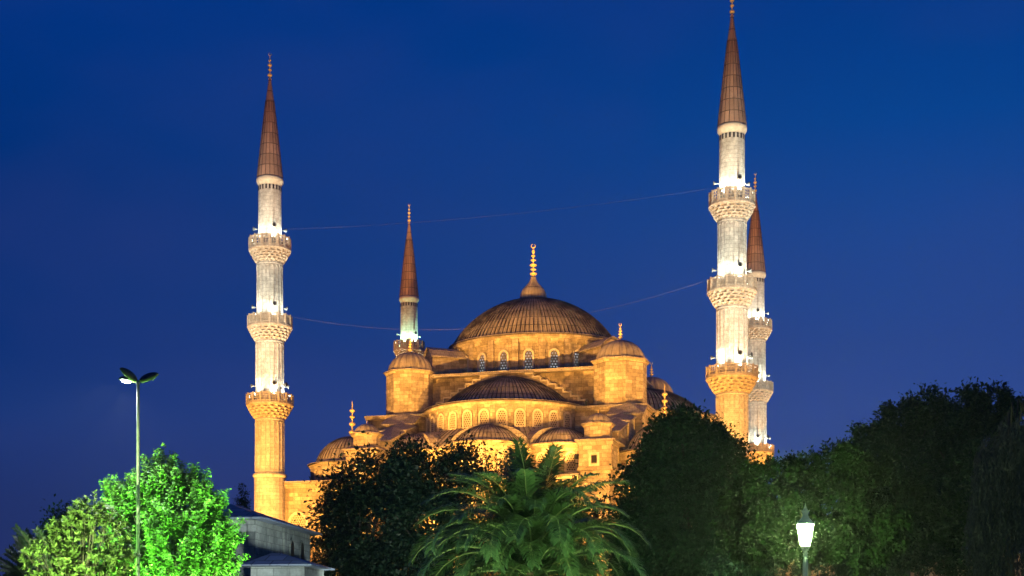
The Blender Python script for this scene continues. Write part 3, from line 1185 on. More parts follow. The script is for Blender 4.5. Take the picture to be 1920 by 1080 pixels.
mn_labels = [
    "tallest looking floodlit minaret, three balconies, standing in front of another minaret's shaft",
    "floodlit minaret standing alone beside the palm-side lawn lamps, between grey stone house and low wall",
    "minaret half hidden behind the tallest looking one, its spire and right flank showing",
    "small distant minaret behind the domes with one balcony showing, shaft tinted green",
]
mn_labels[1] = "floodlit minaret standing apart above the grey stone house, stone plain down to a ring moulding"
MP = [Vector((W(1372.5, 0, 160).x, 160, 0)), Vector((W(506, 0, 177.8).x, 177.8, 0)),
      Vector((W(1416, 0, 222.9).x, 222.9, 0)), Vector((W(767, 0, 238.6).x, 238.6, 0))]
mn = build_minaret(mn_labels[0])
minarets = [mn]
for lb in mn_labels[1:]:
    c = copy_tree(mn)
    c["label"] = lb
    minarets.append(c)
for k, (o, p) in enumerate(zip(minarets, MP)):
    o.location = p
    o.rotation_euler = (0, 0, (0.0, R(9), R(-14), R(20))[k])
    for bi, (zf, zp, zr, rr, rb, ra) in enumerate(BALC):
        if k == 3 and bi < 1:
            continue
        col, pw = WHITE, 2500.0
        if k == 3:
            col, pw = (0.55, 1.0, 0.62) if bi == 2 else WHITE, 3600.0
        if k == 1:
            pw = 2100.0
        if k == 2:
            pw = 2400.0
        for a in LAMP_AZ:
            q = rr - 0.42
            loc = (q * math.sin(a), -q * math.cos(a), zp + 0.62)
            spot(loc, (q * 0.80 * math.sin(a), -q * 0.80 * math.cos(a), zr + 9.0), pw, col, 104, 1.0, 0.12, o, "balcony_lamp_light")

# ------------------------------------------------------------------ cables strung between the two near minarets
for (za, zb, sag, lb) in ((53.05, 52.6, 0.8, "thin slack light cable between the topmost balconies of the two near minarets"),
                          (42.3, 42.3, 3.3, "thin slack light cable between middle balconies, crossing before the main dome")):
    a, b = MP[1] + Vector((1.5 if sag < 2 else 2.6, 0, za)), MP[0] + Vector((-1.45 if sag < 2 else -2.7, 0, zb))
    pts = []
    for i in range(41):
        t = i / 40
        p = a.lerp(b, t)
        p.z -= sag * 4 * t * (1 - t)
        pts.append(p)
    g = MB()
    g.tube(pts, 0.009, 5)
    tag(g.build("light_cable", "wire"), lb, "cable", "cables between the minarets")

# ------------------------------------------------------------------ floodlights that light the stone
def floodlight(loc, target, power, color, size, label, face="lamp_sodium", light=True, radius=0.5, group="amber floodlights before the mosque", mast=False):
    loc, target = Vector(loc), Vector(target)
    d = (target - loc).normalized()
    az = math.atan2(d.x, -d.y)
    root = thing("floodlight", loc - Vector((0, 0, 0.9)), label, "floodlight", group, az)
    g = MB()
    g.box(-0.25, 0.25, -0.25, 0.25, 0, 0.06)
    g.box(-0.42, -0.38, -0.04, 0.04, 0.06, 1.0)
    g.box(0.38, 0.42, -0.04, 0.04, 0.06, 1.0)
    g.box(-0.38, 0.38, -0.04, 0.04, 0.061, 0.12)
    g.build("bracket", "metal_dark", root)
    if mast:  # only the added fill floodlights stand on masts
        g = MB()
        g.tube([(0, 0, -(loc.z - 0.9)), (0, 0, -0.003)], [0.16, 0.10], 12)
        g.build("mast", "metal_pole", root)
    el = math.asin(max(-1, min(1, d.z)))
    T = Matrix.Translation((0, 0, 0.9)) @ Matrix.Rotation(-el, 4, "X")
    g = MB()
    g.box(-0.36, 0.36, -0.10, 0.22, -0.26, 0.26, T)
    g.build("housing", "metal_dark", root)
    g = MB()
    g.box(-0.32, 0.32, -0.14, -0.103, -0.22, 0.22, T)
    g.build("lamp_face", face, root)
    if light:
        spot(loc + d * 0.35, target, power, color, size, 0.7, radius, None, "flood_light")
    return root


k_ = 1
# distant batteries on the lawn in front
floodlight(mw(-24, -84, 3.0), mw(-4, -10, 36), 440000, WARM, 44, "amber floodlight on the lawn nearest the stone house")
floodlight(mw(34, -86, 3.0), mw(6, -10, 36), 440000, WARM, 44, "amber floodlight on the lawn behind the big round tree")
floodlight(mw(4, -66, 2.0), mw(0, -18, 34), 130000, WARM, 46, "amber floodlight on the lawn behind the palm")
floodlight(mw(-52, -92, 3.0), mw(-2, -8, 36), 170000, WARM, 40, "added amber fill floodlight on the lawn farthest out on the stone house side", radius=2.0)  # added fill, softens the shadows on the mosque
floodlight(mw(70, -84, 3.0), mw(4, -8, 36), 190000, WARM, 40, "added amber fill floodlight on the lawn farthest out on the courtyard side", radius=2.0)  # second added fill, from the courtyard side
# added masts, hidden by trees: shallow fill reaching past the eaves to the lead
for x, lb in ((-8.5, "added amber fill floodlight on a tall mast behind the near black feathery trees"), (14.0, "added amber fill floodlight on a tall mast behind the big round tree")):
    floodlight((x, 104, 14.0), mw(0, -12, 37), 62000, WARM, 36, lb, radius=1.5, group="added fill floodlights on masts", mast=True)
# close lamps on the low front roof
for x, lb in ((-6.0, "amber roof lamp at the foot of the front apse, dark-tree end"), (7.5, "amber roof lamp at the foot of the front apse, palm end")):
    floodlight(mw(x, -32.6, 22.15), mw(x * 0.4, -21.0, 29.5), 1600, SODIUM, 120, lb, group="roof lamps on the front apse")
for x, lb in ((-9.6, "amber roof lamp beside the pier turret on the lone minaret's side"), (13.6, "added amber fill lamp beside the pier turret with the square window")):  # added lamps, aimed to brighten the half dome
    floodlight(mw(x, -30.6, 23.6), mw(x * 0.22, -17.5, 34.5), 8000, WARM, 80, lb, group="added fill lamps by the piers")
for x, lb in ((-20, "amber floodlight in the forecourt under the low wall"), (-2, "amber floodlight in the forecourt under the gallery"),
              (16, "amber floodlight in the forecourt below the pier with the square window"), (26, "amber floodlight in the forecourt beside the near minaret's foot")):
    floodlight(mw(x, -47, 1.2), mw(x, -28, 20), 6500, SODIUM, 80, lb, group="forecourt floodlights")
# foot of the minarets
for k, lb in ((0, "amber floodlight at the foot of the near minaret"), (1, "amber floodlight at the foot of the lone minaret"),
              (2, "amber roof floodlight below the half hidden minaret")):
    p = MP[k]
    for s in (-1, 1):
        o_ = Vector((6.5 * s - 1, -11, 1.2)) if k != 2 else Vector((3.6 * s - 1.5, -7.5, 23.2))
        floodlight(p + o_, p + Vector((0, 0, 27 if k != 2 else 40)), 38000 if k != 2 else 20000, SODIUM, 40 if k != 2 else 60,
                   lb + (", west of it" if s > 0 else ", east of it"), group="minaret floodlights")
# long throws on to the spires
for k, (lx, ly), pw, lb in ((0, (12, 96), 270000, "long throw amber floodlight on the lawn aimed at the near minaret"),
                            (1, (-17, 112), 260000, "long throw amber floodlight on the lawn aimed at the lone minaret"),
                            (2, (52, 115), 330000, "long throw amber floodlight aimed at the half hidden minaret"),
                            (3, (-50, 168), 280000, "long throw amber floodlight aimed at the small distant minaret")):
    floodlight((lx, ly, 1.0), MP[k] + Vector((0, 0, 65 if k < 3 else 58)), pw, SODIUM, 19 if k < 3 else 26, lb, group="long throw floodlights")
# added white fill beams that keep the shafts pale over their whole height
for k, (lx, ly), pw, lb in ((0, (27, 98), 360000, "added white beam floodlight on the lawn aimed at the near minaret"),
                            (1, (-36, 116), 310000, "added white beam floodlight on the lawn aimed at the lone minaret"),
                            (2, (57, 119), 430000, "added white beam floodlight aimed at the half hidden minaret")):
    floodlight((lx, ly, 1.0), MP[k] + Vector((0, 0, 48)), pw, WHITE, 21 if k < 2 else 16, lb, "lamp_white", group="added white beam floodlights")
# the courtyard side of the domes
floodlight(mw(74, -25, 3.0), mw(18, -4, 35), 330000, WARM, 40, "amber floodlight in the courtyard corner aimed at the far half dome")
# courtyard
for x in (44, 60, 76):
    floodlight(mw(x, -38, 1.0), mw(x, -30, 6), 2600, (1.0, 0.42, 0.10), 120, "amber floodlight before courtyard wall, %s" % {44: "closest to minaret", 60: "middle one", 76: "farthest from minaret"}[x],
               group="courtyard floodlights")


# ------------------------------------------------------------------ the grey stone house
HC = Vector((-13.4, 75.0, 0))
house = thing("stone_house", HC, "grey stone house with low hipped lead roof and lower annex, below the lone minaret", "house", rz=R(-8))
HZ = 8.25
g = MB()
g.box(-6.6, 0.0, 0.0, 10.4, 0, HZ)
g.box(-0.35, 0.06, -0.06, 0.35, 0, HZ - 0.02)
g.box(-0.1, 0.12, 4.9, 5.3, 0, HZ - 0.02)
hw_ = g.build("wall", "grey_ashlar", house)
g = MB()
e = [(-7.2, -0.6), (0.6, -0.6), (0.6, 11.0), (-7.2, 11.0)]
g.prism(e, HZ + 0.005, HZ + 0.09)
g.prism(e, HZ + 0.09, HZ + 1.25, [(-3.9, 3.6), (-2.7, 3.6), (-2.7, 6.8), (-3.9, 6.8)])
g.build("roof", "lead_blue", house, 1 / 0.9)
for y in (6.6, 8.6):
    arch_window(house, place(0.0, y, 6.2, R(90)), 0.62, 1.45, "dark_opening", 0.14, 0.07, True, "grey_ashlar")
AX0, AX1, AY0, AY1, AZ = 2.1, 4.7, -7.0, -0.12, 5.4
g = MB()
g.box(AX0, AX1, AY0, -3.6, 0, AZ)
g.box(0.13, AX1 - 0.3, -3.59, 3.0, 0, 4.4)
an = g.build("annex", "grey_ashlar", house)
g = MB()
e = [(AX0 - 0.4, AY0 - 0.4), (AX1 + 0.45, AY0 - 0.4), (AX1 + 0.45, -3.2), (AX0 - 0.4, -3.2)]
g.prism(e, AZ + 0.005, AZ + 0.08)
g.prism(e, AZ + 0.08, AZ + 0.72, [(AX0 + 0.55, -5.6), (AX0 + 1.0, -5.6), (AX0 + 1.0, -5.2), (AX0 + 0.55, -5.2)])
g.build("annex_roof", "lead_blue", an, 1 / 0.9)


# ------------------------------------------------------------------ trees
def norm(a):
    return a / np.maximum(np.linalg.norm(a, axis=-1, keepdims=True), 1e-9)


def leaf_mesh(name, P, D, Nr, L, Wd, mats, parent, fold=0.12, extra=None):
    """Every leaf a folded kite of its own: base, side, tip, side."""
    n = len(P)
    D = norm(D)
    S = norm(np.cross(Nr, D))
    U = np.cross(D, S)
    V = np.empty((n, 4, 3))
    V[:, 0] = P
    mid = P + D * (L * 0.45)[:, None] + U * (L * fold)[:, None]
    V[:, 1] = mid + S * (Wd / 2)[:, None]
    V[:, 2] = P + D * L[:, None]
    V[:, 3] = mid - S * (Wd / 2)[:, None]
    V = V.reshape(-1, 3)
    Fc = np.arange(n * 4, dtype=np.int32).reshape(n, 4)
    me = bpy.data.meshes.new(name)
    nv, nf = len(V), n
    me.vertices.add(nv)
    me.vertices.foreach_set("co", V.astype(np.float32).ravel())
    me.loops.add(nf * 4)
    me.loops.foreach_set("vertex_index", Fc.ravel())
    me.polygons.add(nf)
    me.polygons.foreach_set("loop_start", np.arange(0, nf * 4, 4, dtype=np.int32))
    me.polygons.foreach_set("loop_total", np.full(nf, 4, dtype=np.int32))
    me.update(calc_edges=True)
    me.validate()
    me.materials.append(M[mats])
    return link(name, me, parent)


def rand_dir(n):
    return norm(RNG.normal(size=(n, 3)))


def px_lobe(u, y, ru, ry, d, base):
    """A crown lobe sized from where its edge shows: centre and radii in metres about the tree's foot."""
    p = W(u, y, d)
    k = d / F
    return np.array([p.x - base.x, p.y - base.y, p.z]), np.array([ru * k, (ru + ry) * 0.5 * k * 0.9, ry * k])


def tree(name, label, base, lobes, mat, n_cl, n_leaf, cl_r, leaf, trunk_r, group=None, aspect=0.55, up=0.25, inner=0.55, sprig=0.0, cat="tree", limb=14):
    root = thing(name, base, label, cat, group)
    cen, rad = zip(*lobes)
    cen, rad = np.array(cen), np.array(rad)
    vol = (rad[:, 0] * rad[:, 1] + rad[:, 0] * rad[:, 2])
    pick = RNG.choice(len(lobes), n_cl, p=vol / vol.sum())
    dr = rand_dir(n_cl)
    rr = inner + (1 - inner) * RNG.random(n_cl) ** 0.6
    CC = cen[pick] + dr * rad[pick] * rr[:, None]
    CC = CC[CC[:, 2] > 0.6]
    n_cl = len(CC)
    mid = cen.mean(0)
    out = norm(CC - mid)
    csz = cl_r * RNG.uniform(0.55, 1.35, n_cl)
    idx = RNG.integers(0, n_cl, n_leaf)
    off = RNG.normal(size=(n_leaf, 3)) * (csz[idx] * 0.5)[:, None]
    if sprig > 0:      # leaves strung along short shoots that leave the cluster outward and up
        t = RNG.random(n_leaf) ** 0.8
        sd = norm(out + np.array([0, 0, 0.9]) + RNG.normal(size=(n_cl, 3)) * 0.35)
        off = off * 0.45 + sd[idx] * (t * sprig * csz[idx] * 2)[:, None]
    P = CC[idx] + off
    Dv = norm(RNG.normal(size=(n_leaf, 3)) + out[idx] * 0.7 + np.array([0, 0, -0.25]))
    Nr = norm(RNG.normal(size=(n_leaf, 3)) * 0.7 + out[idx] * 0.6 + np.array([0, 0, up * 3]))
    L = leaf * RNG.uniform(0.6, 1.3, n_leaf)
    leaf_mesh("crown", P, Dv, Nr, L, L * aspect, mat, root)
    g = MB()
    fork = Vector((mid[0] * 0.5, mid[1] * 0.5, max(1.2, (cen[:, 2] - rad[:, 2]).min() + 0.25 * rad[:, 2].max())))
    g.tube([(0, 0, -0.1), (fork.x * 0.3, fork.y * 0.3, fork.z * 0.5), fork], [trunk_r * 1.35, trunk_r, trunk_r * 0.85], 10)
    for i in RNG.choice(n_cl, min(limb, n_cl), replace=False):
        q = Vector(CC[i])
        m_ = fork.lerp(q, 0.5) + Vector((0, 0, 0.12 * (q - fork).length))
        g.tube([fork - Vector((0, 0, 0.2)), m_, q], [trunk_r * 0.5, trunk_r * 0.28, trunk_r * 0.08], 6)
    g.build("trunk", "bark", root)
    return root


def gp(u, d):
    return Vector(((u - UH) / F * d, d, 0))


def lobes_of(base, d, items):
    return [px_lobe(u, y, ru, ry, d + (dd[0] if dd else 0), base) for (u, y, ru, ry, *dd) in items]


b = gp(665, 96)
tree("dark_tree", "near black feathery tree with amber gaps, on the lone minaret's side of the palm", b,
     lobes_of(b, 96, [(655, 935, 42, 62), (690, 905, 40, 50), (630, 985, 42, 55), (690, 990, 70, 70), (640, 1060, 60, 60), (720, 1070, 60, 60), (735, 930, 36, 60)]),
     "leaf_dark", 220, 22000, 0.95, 0.31, 0.3, "dark trees before the mosque")
b = gp(810, 92)
tree("dark_tree", "near black feathery tree directly against the palm's fronds", b,
     lobes_of(b, 92, [(775, 905, 44, 62), (760, 870, 26, 34), (830, 900, 48, 50), (865, 880, 32, 36), (800, 985, 80, 75), (850, 1050, 70, 60), (765, 1050, 50, 60)]),
     "leaf_dark", 230, 23500, 0.92, 0.30, 0.3, "dark trees before the mosque")
b = gp(945, 88)
tree("shrub_tree", "sparse leafy dark tree showing above the palm, before the front apse", b,
     lobes_of(b, 88, [(905, 868, 34, 30), (950, 880, 44, 34), (985, 862, 26, 26), (940, 935, 70, 50), (930, 1020, 70, 60)]), "leaf_dark", 90, 4200, 0.7, 0.24, 0.2)
b = gp(1095, 84)
tree("shrub_tree", "small sparse dark tree between palm and big round tree, amber wall behind", b,
     lobes_of(b, 84, [(1075, 955, 26, 30), (1120, 960, 36, 30), (1090, 1010, 60, 40), (1130, 1050, 60, 40)]), "leaf_dark", 80, 3600, 0.6, 0.22, 0.18)
b = gp(1295, 70)
tree("round_tree", "big round dense dark green tree with even dome-shaped crown", b,
     lobes_of(b, 70, [(1290, 872, 92, 92), (1235, 925, 76, 90), (1350, 905, 70, 84), (1290, 985, 120, 95), (1195, 1000, 48, 80), (1395, 950, 48, 70), (1240, 1050, 90, 70), (1370, 1040, 80, 70), (1275, 815, 44, 42), (1322, 828, 40, 40)]),
     "leaf_round", 900, 90000, 0.60, 0.21, 0.34, None, 0.62)
b = gp(1500, 43)
tree("leafy_tree", "green tree lit by the white lantern post standing in front of it", b,
     lobes_of(b, 43, [(1450, 925, 55, 52), (1515, 915, 50, 56, 1.5), (1575, 900, 50, 56, 1.0), (1625, 935, 45, 60, 2.0), (1420, 990, 70, 70, 1.0), (1480, 1000, 70, 60, -0.5), (1550, 985, 70, 66, 0.8), (1620, 1010, 70, 60)]),
     "leaf_lantern", 520, 60000, 0.36, 0.125, 0.13, "trees behind the lantern", sprig=0.55)
b = gp(1650, 60)
tree("leafy_tree", "middling tree in lantern glow, between lantern tree and tall right-edge trees", b,
     lobes_of(b, 60, [(1640, 930, 60, 70), (1690, 960, 70, 85), (1640, 1010, 80, 70), (1740, 985, 70, 70)]),
     "leaf_plane", 400, 38000, 0.62, 0.20, 0.26, "trees behind the lantern", sprig=0.5)
b = gp(1700, 78)
tree("plane_tree", "tall dark tree with brownish top behind the lantern trees", b,
     lobes_of(b, 78, [(1650, 840, 46, 46), (1700, 813, 52, 50), (1745, 790, 46, 44), (1600, 868, 30, 40), (1690, 888, 90, 70), (1760, 858, 80, 80), (1630, 898, 40, 60), (1720, 958, 110, 70)]),
     "leaf_plane", 520, 60000, 0.75, 0.23, 0.34, "tall trees at the park edge", sprig=0.35)
b = gp(1845, 72)
tree("plane_tree", "tallest dark tree, spiky topped, rising beside the weeping tree", b,
     lobes_of(b, 72, [(1815, 786, 40, 44), (1870, 783, 40, 40), (1835, 763, 22, 30), (1905, 808, 44, 44), (1840, 848, 90, 70), (1790, 898, 80, 80), (1880, 918, 100, 90), (1820, 988, 100, 70)]),
     "leaf_plane", 560, 64000, 0.7, 0.22, 0.34, "tall trees at the park edge", sprig=0.35)
for u_, d_, its, lb in ((1430, 56, [(1405, 1062, 45, 26), (1460, 1070, 40, 22), (1375, 1075, 40, 26)], "low dark shrub under the big round tree beside the lantern post"),
                       (1610, 57, [(1560, 1066, 40, 24), (1610, 1060, 42, 24), (1650, 1074, 30, 16)], "low dark shrub with amber glints between the two lantern posts"),
                       (1780, 58, [(1760, 1058, 36, 30), (1800, 1066, 40, 26), (1720, 1062, 30, 22), (1840, 1074, 30, 20)], "low dark shrub with amber glints at the foot of the weeping tree")):
    b = gp(u_, d_)
    tree("leafy_shrub", lb, b, lobes_of(b, d_, its), "leaf_dark", 60, 3000, 0.5, 0.17, 0.07, "low shrubs before the courtyard wall", cat="shrub", limb=8, sprig=0.3)
b = gp(455, 112)
tree("cypress", "slim dark cypress rising behind the stone house roof beside the lone minaret", b,
     lobes_of(b, 112, [(455, 930, 9, 20), (455, 960, 12, 40), (455, 1010, 14, 60), (455, 1080, 15, 70)]), "leaf_dark", 200, 6000, 0.32, 0.16, 0.14, inner=0.3, limb=6)
b = gp(112, 60)
tree("dark_tree", "dim round tree mostly hidden behind the glossy shrub", b,
     lobes_of(b, 60, [(112, 985, 26, 28), (140, 1010, 40, 50), (100, 1040, 50, 50)]), "leaf_plane", 120, 8000, 0.45, 0.15, 0.15)

# maple lit by a green garden lamp: leaves on upright leader shoots
b = gp(318, 48)
mroot = thing("maple_tree", b, "bright green floodlit tree with upright leader shoots behind the tall lamp post", "tree")
lob = lobes_of(b, 48, [(310, 930, 62, 70), (345, 960, 72, 80), (255, 965, 52, 66), (390, 1000, 52, 70), (320, 1030, 110, 75), (240, 1040, 60, 60), (420, 1050, 36, 55), (300, 900, 24, 32), (218, 965, 30, 52), (330, 1085, 120, 60), (235, 1085, 60, 50)])
cen, rad = map(np.array, zip(*lob))
shoots = []
for (u, y, u2, y2) in ((303, 836, 300, 925), (322, 866, 325, 930), (342, 862, 336, 940), (285, 858, 290, 930), (268, 868, 270, 950), (240, 886, 248, 960), (222, 900, 240, 980), (384, 888, 372, 980), (398, 915, 385, 990),
                       (364, 892, 352, 960), (415, 935, 398, 1010), (430, 970, 410, 1030), (445, 1005, 420, 1060), (208, 935, 230, 1000), (255, 880, 258, 950), (313, 850, 312, 930)):
    shoots.append((np.array(W(u2, y2, 48 + RNG.uniform(-1, 1)) - b), np.array(W(u, y, 48 + RNG.uniform(-.5, .5)) - b)))
for i in range(560):
    k = RNG.choice(len(lob), p=rad[:, 0] * rad[:, 2] / (rad[:, 0] * rad[:, 2]).sum())
    o = rand_dir(1)[0]
    if o[2] < -0.5:
        o[2] *= -1
    p = cen[k] + o * rad[k] * RNG.uniform(0.55, 0.98)
    dv = norm(o + np.array([0, 0, 0.9]))
    shoots.append((p - dv * 0.4, p + dv * RNG.uniform(0.25, 0.6)))
PP, DD, NN, LL = [], [], [], []
for a, c in shoots:
    ln = np.linalg.norm(c - a)
    m_ = int(45 + ln * 90)
    t = RNG.random(m_)
    ax = (c - a) / ln
    o = norm(np.cross(ax, rand_dir(m_)))
    PP.append(a + (c - a) * t[:, None] + o * 0.03 + RNG.normal(size=(m_, 3)) * 0.045)
    DD.append(norm(o + ax * 0.35 + np.array([0, 0, -0.35]) + RNG.normal(size=(m_, 3)) * 0.3))
    NN.append(norm(np.array([0, 0, 1.0]) + o * 0.5 + RNG.normal(size=(m_, 3)) * 0.35))
    LL.append((0.150 - 0.065 * t) * RNG.uniform(0.7, 1.25, m_))
PP, DD, NN, LL = np.concatenate(PP), np.concatenate(DD), np.concatenate(NN), np.concatenate(LL)
leaf_mesh("crown", PP, DD, NN, LL, LL * 0.85, "leaf_maple", mroot, 0.08)
g = MB()
g.tube([(0, 0, -0.1), (0.1, 0, 1.6), (0, 0, 3.4)], [0.2, 0.15, 0.11], 10)
for a, c in shoots[:70]:
    g.tube([(0, 0, 2.6 + 0.5 * random.random()), Vector((a[0] * 0.6, a[1] * 0.6, 2.8 + (a[2] - 2.8) * 0.55)), Vector(a), Vector(c)], [0.03, 0.018, 0.01, 0.005], 5)
g.build("trunk", "bark", mroot)

# magnolia: glossy leaves in rosettes
b = gp(150, 43)
groot = thing("magnolia_shrub", b, "glossy yellow-green broadleaf shrub tree with leaf rosettes, beside the floodlit maple", "shrub")
lob = lobes_of(b, 43, [(160, 970, 34, 40), (195, 1000, 50, 55), (135, 1010, 50, 50), (100, 1050, 56, 45), (180, 1060, 80, 50), (225, 1060, 40, 40), (150, 1095, 110, 40)])
cen, rad = map(np.array, zip(*lob))
PP, DD, NN, LL = [], [], [], []
tips = []
for i in range(760):
    k = RNG.choice(len(lob), p=rad[:, 0] * rad[:, 2] / (rad[:, 0] * rad[:, 2]).sum())
    o = rand_dir(1)[0]
    o[2] = abs(o[2]) if o[2] < -0.3 else o[2]
    tips.append((cen[k] + o * rad[k] * RNG.uniform(0.6, 1.05), norm(o + np.array([0, 0, 0.8]))))
for (u, y) in ((178, 922), (160, 930), (150, 945), (196, 948)):
    for q in range(3):
        tips.append((np.array(W(u, y + 7 * q, 43) - b) + RNG.normal(size=3) * 0.03, np.array([0, 0, 1.0])))
for p, ax in tips:
    m_ = int(RNG.integers(11, 17))
    o = norm(np.cross(ax, rand_dir(m_)))
    PP.append(p - ax * RNG.random(m_)[:, None] * 0.10)
    DD.append(norm(o + ax * RNG.uniform(0.0, 0.9, m_)[:, None]))
    NN.append(norm(ax * 1.0 - o * 0.35 + RNG.normal(size=(m_, 3)) * 0.2))
    LL.append(0.145 * RNG.uniform(0.7, 1.25, m_))
PP, DD, NN, LL = np.concatenate(PP), np.concatenate(DD), np.concatenate(NN), np.concatenate(LL)
leaf_mesh("crown", PP, DD, NN, LL, LL * 0.40, "leaf_magnolia", groot, 0.06)
g = MB()
g.tube([(0, 0, -0.1), (0.1, 0, 1.2), (0, 0, 2.6)], [0.16, 0.12, 0.09], 10)
for p, ax in tips[::9]:
    g.tube([(0, 0, 2.0), Vector((p[0] * 0.6, p[1] * 0.6, 2.3 + (p[2] - 2.3) * 0.6)), Vector(p)], [0.025, 0.016, 0.006], 5)
g.build("trunk", "bark", groot)

# feathery fronds at the frame's edge
b = gp(40, 45)
froot = thing("feathery_tree", b, "soft feathery tree with arching pinnate sprays beyond the glossy shrub", "tree")
PP, DD, NN, LL = [], [], [], []
g = MB()
g.tube([(0, 0, -0.1), (0.05, 0, 1.5), (0, 0, 3.2)], [0.12, 0.09, 0.05], 8)
for (u, y, u2, y2) in ((44, 988, 75, 1050), (28, 1003, 60, 1060), (70, 992, 95, 1050), (14, 1028, 50, 1070), (8, 1050, 40, 1085), (50, 1020, 80, 1080), (90, 1005, 105, 1060), (20, 1066, 60, 1095), (62, 1005, 70, 1070), (0, 1075, 30, 1100),
                       (35, 1035, 60, 1085), (78, 1030, 92, 1080)):
    for q in range(3):
        d_ = 45 + RNG.uniform(-0.6, 0.6)
        a, c = np.array(W(u2, y2, d_) - b), np.array(W(u + RNG.normal() * 6, y + 8 * q, d_ - 0.3) - b)
        sp = np.array([a + (c - a) * t + np.array([0, 0, 0.25 * t * (1 - t)]) for t in np.linspace(0, 1, 9)])
        g.tube([(0, 0, 2.4)] + [tuple(v) for v in sp], [0.03] + [0.016 - 0.0015 * i for i in range(9)], 5)
        for i in range(1, 9):
            for s in (-1, 1):
                ax = sp[i] - sp[i - 1]
                sd = norm(np.cross(ax, np.array([0.2, -1, 0.3]))) * s
                for w in range(8):
                    PP.append(sp[i - 1] + ax * w / 8 + sd * 0.0)
                    DD.append(sd + norm(ax) * 0.7 + RNG.normal(size=3) * 0.12)
                    NN.append(np.array([0.2, -0.8, 0.6]) + RNG.normal(size=3) * 0.2)
                    LL.append(0.15 * RNG.uniform(0.7, 1.2))
leaf_mesh("crown", np.array(PP), np.array(DD), norm(np.array(NN)), np.array(LL), np.array(LL) * 0.22, "leaf_feather", froot, 0.03)
g.build("trunk", "bark", froot)

# weeping tree: hanging curtains
b = gp(1890, 56)
wroot = thing("weeping_tree", b, "dim bluish weeping tree with hanging curtains of twigs at the picture's edge", "tree")
PP, DD, NN, LL = [], [], [], []
g = MB()
g.tube([(0, 0, -0.1), (0.1, 0, 4), (0, 0, 8.2)], [0.28, 0.2, 0.1], 10)
for i in range(520):
    u = RNG.uniform(1828, 1965)
    top = 775 + max(0, (1880 - u)) * 1.3 + RNG.uniform(0, 60) + (RNG.random() < 0.5) * RNG.uniform(0, 150)
    d_ = 56 + RNG.uniform(-1.6, 1.6)
    p = np.array(W(u, top, d_) - b)
    ln = RNG.uniform(1.8, 4.6)
    m_ = int(ln * 22)
    t = np.sort(RNG.random(m_))
    sway = RNG.normal(size=2) * 0.12
    PP.append(np.stack([p[0] + sway[0] * t * ln + RNG.normal(size=m_) * 0.03, p[1] + sway[1] * t * ln + RNG.normal(size=m_) * 0.03, p[2] - t * ln], 1))
    DD.append(norm(np.array([0, 0, -1.0]) + RNG.normal(size=(m_, 3)) * 0.3))
    NN.append(rand_dir(m_))
    LL.append(0.17 * RNG.uniform(0.7, 1.3, m_))
    if i % 45 == 0:
        g.tube([(0, 0, 7.5), (p[0] * 0.5, p[1] * 0.5, max(7.8, p[2] + 0.8)), tuple(p), tuple(p - np.array([0, 0, ln * 0.7]))], [0.05, 0.035, 0.015, 0.006], 5)
PP, DD, NN, LL = np.concatenate(PP), np.concatenate(DD), np.concatenate(NN), np.concatenate(LL)
leaf_mesh("crown", PP, DD, NN, LL, LL * 0.28, "leaf_weep", wroot, 0.03)
g.build("trunk", "bark", wroot)

# ------------------------------------------------------------------ the palm
PB = gp(998, 49)
palm = thing("palm_tree", PB, "broad feather palm with arching dark green fronds before the mosque front", "palm tree")
HEART = Vector((0, 0, 4.25))
g = MB()
g.lathe([(0.42, -0.05), (0.36, 0.4), (0.33, 2.4), (0.36, 3.4), (0.42, 3.9), (0.34, 4.3), (0.12, 4.6)], 18, mod=lambda r, z, a: r * (1 + 0.08 * math.sin(7 * a + z * 9)))
g.build("trunk", "palm_bark", palm)


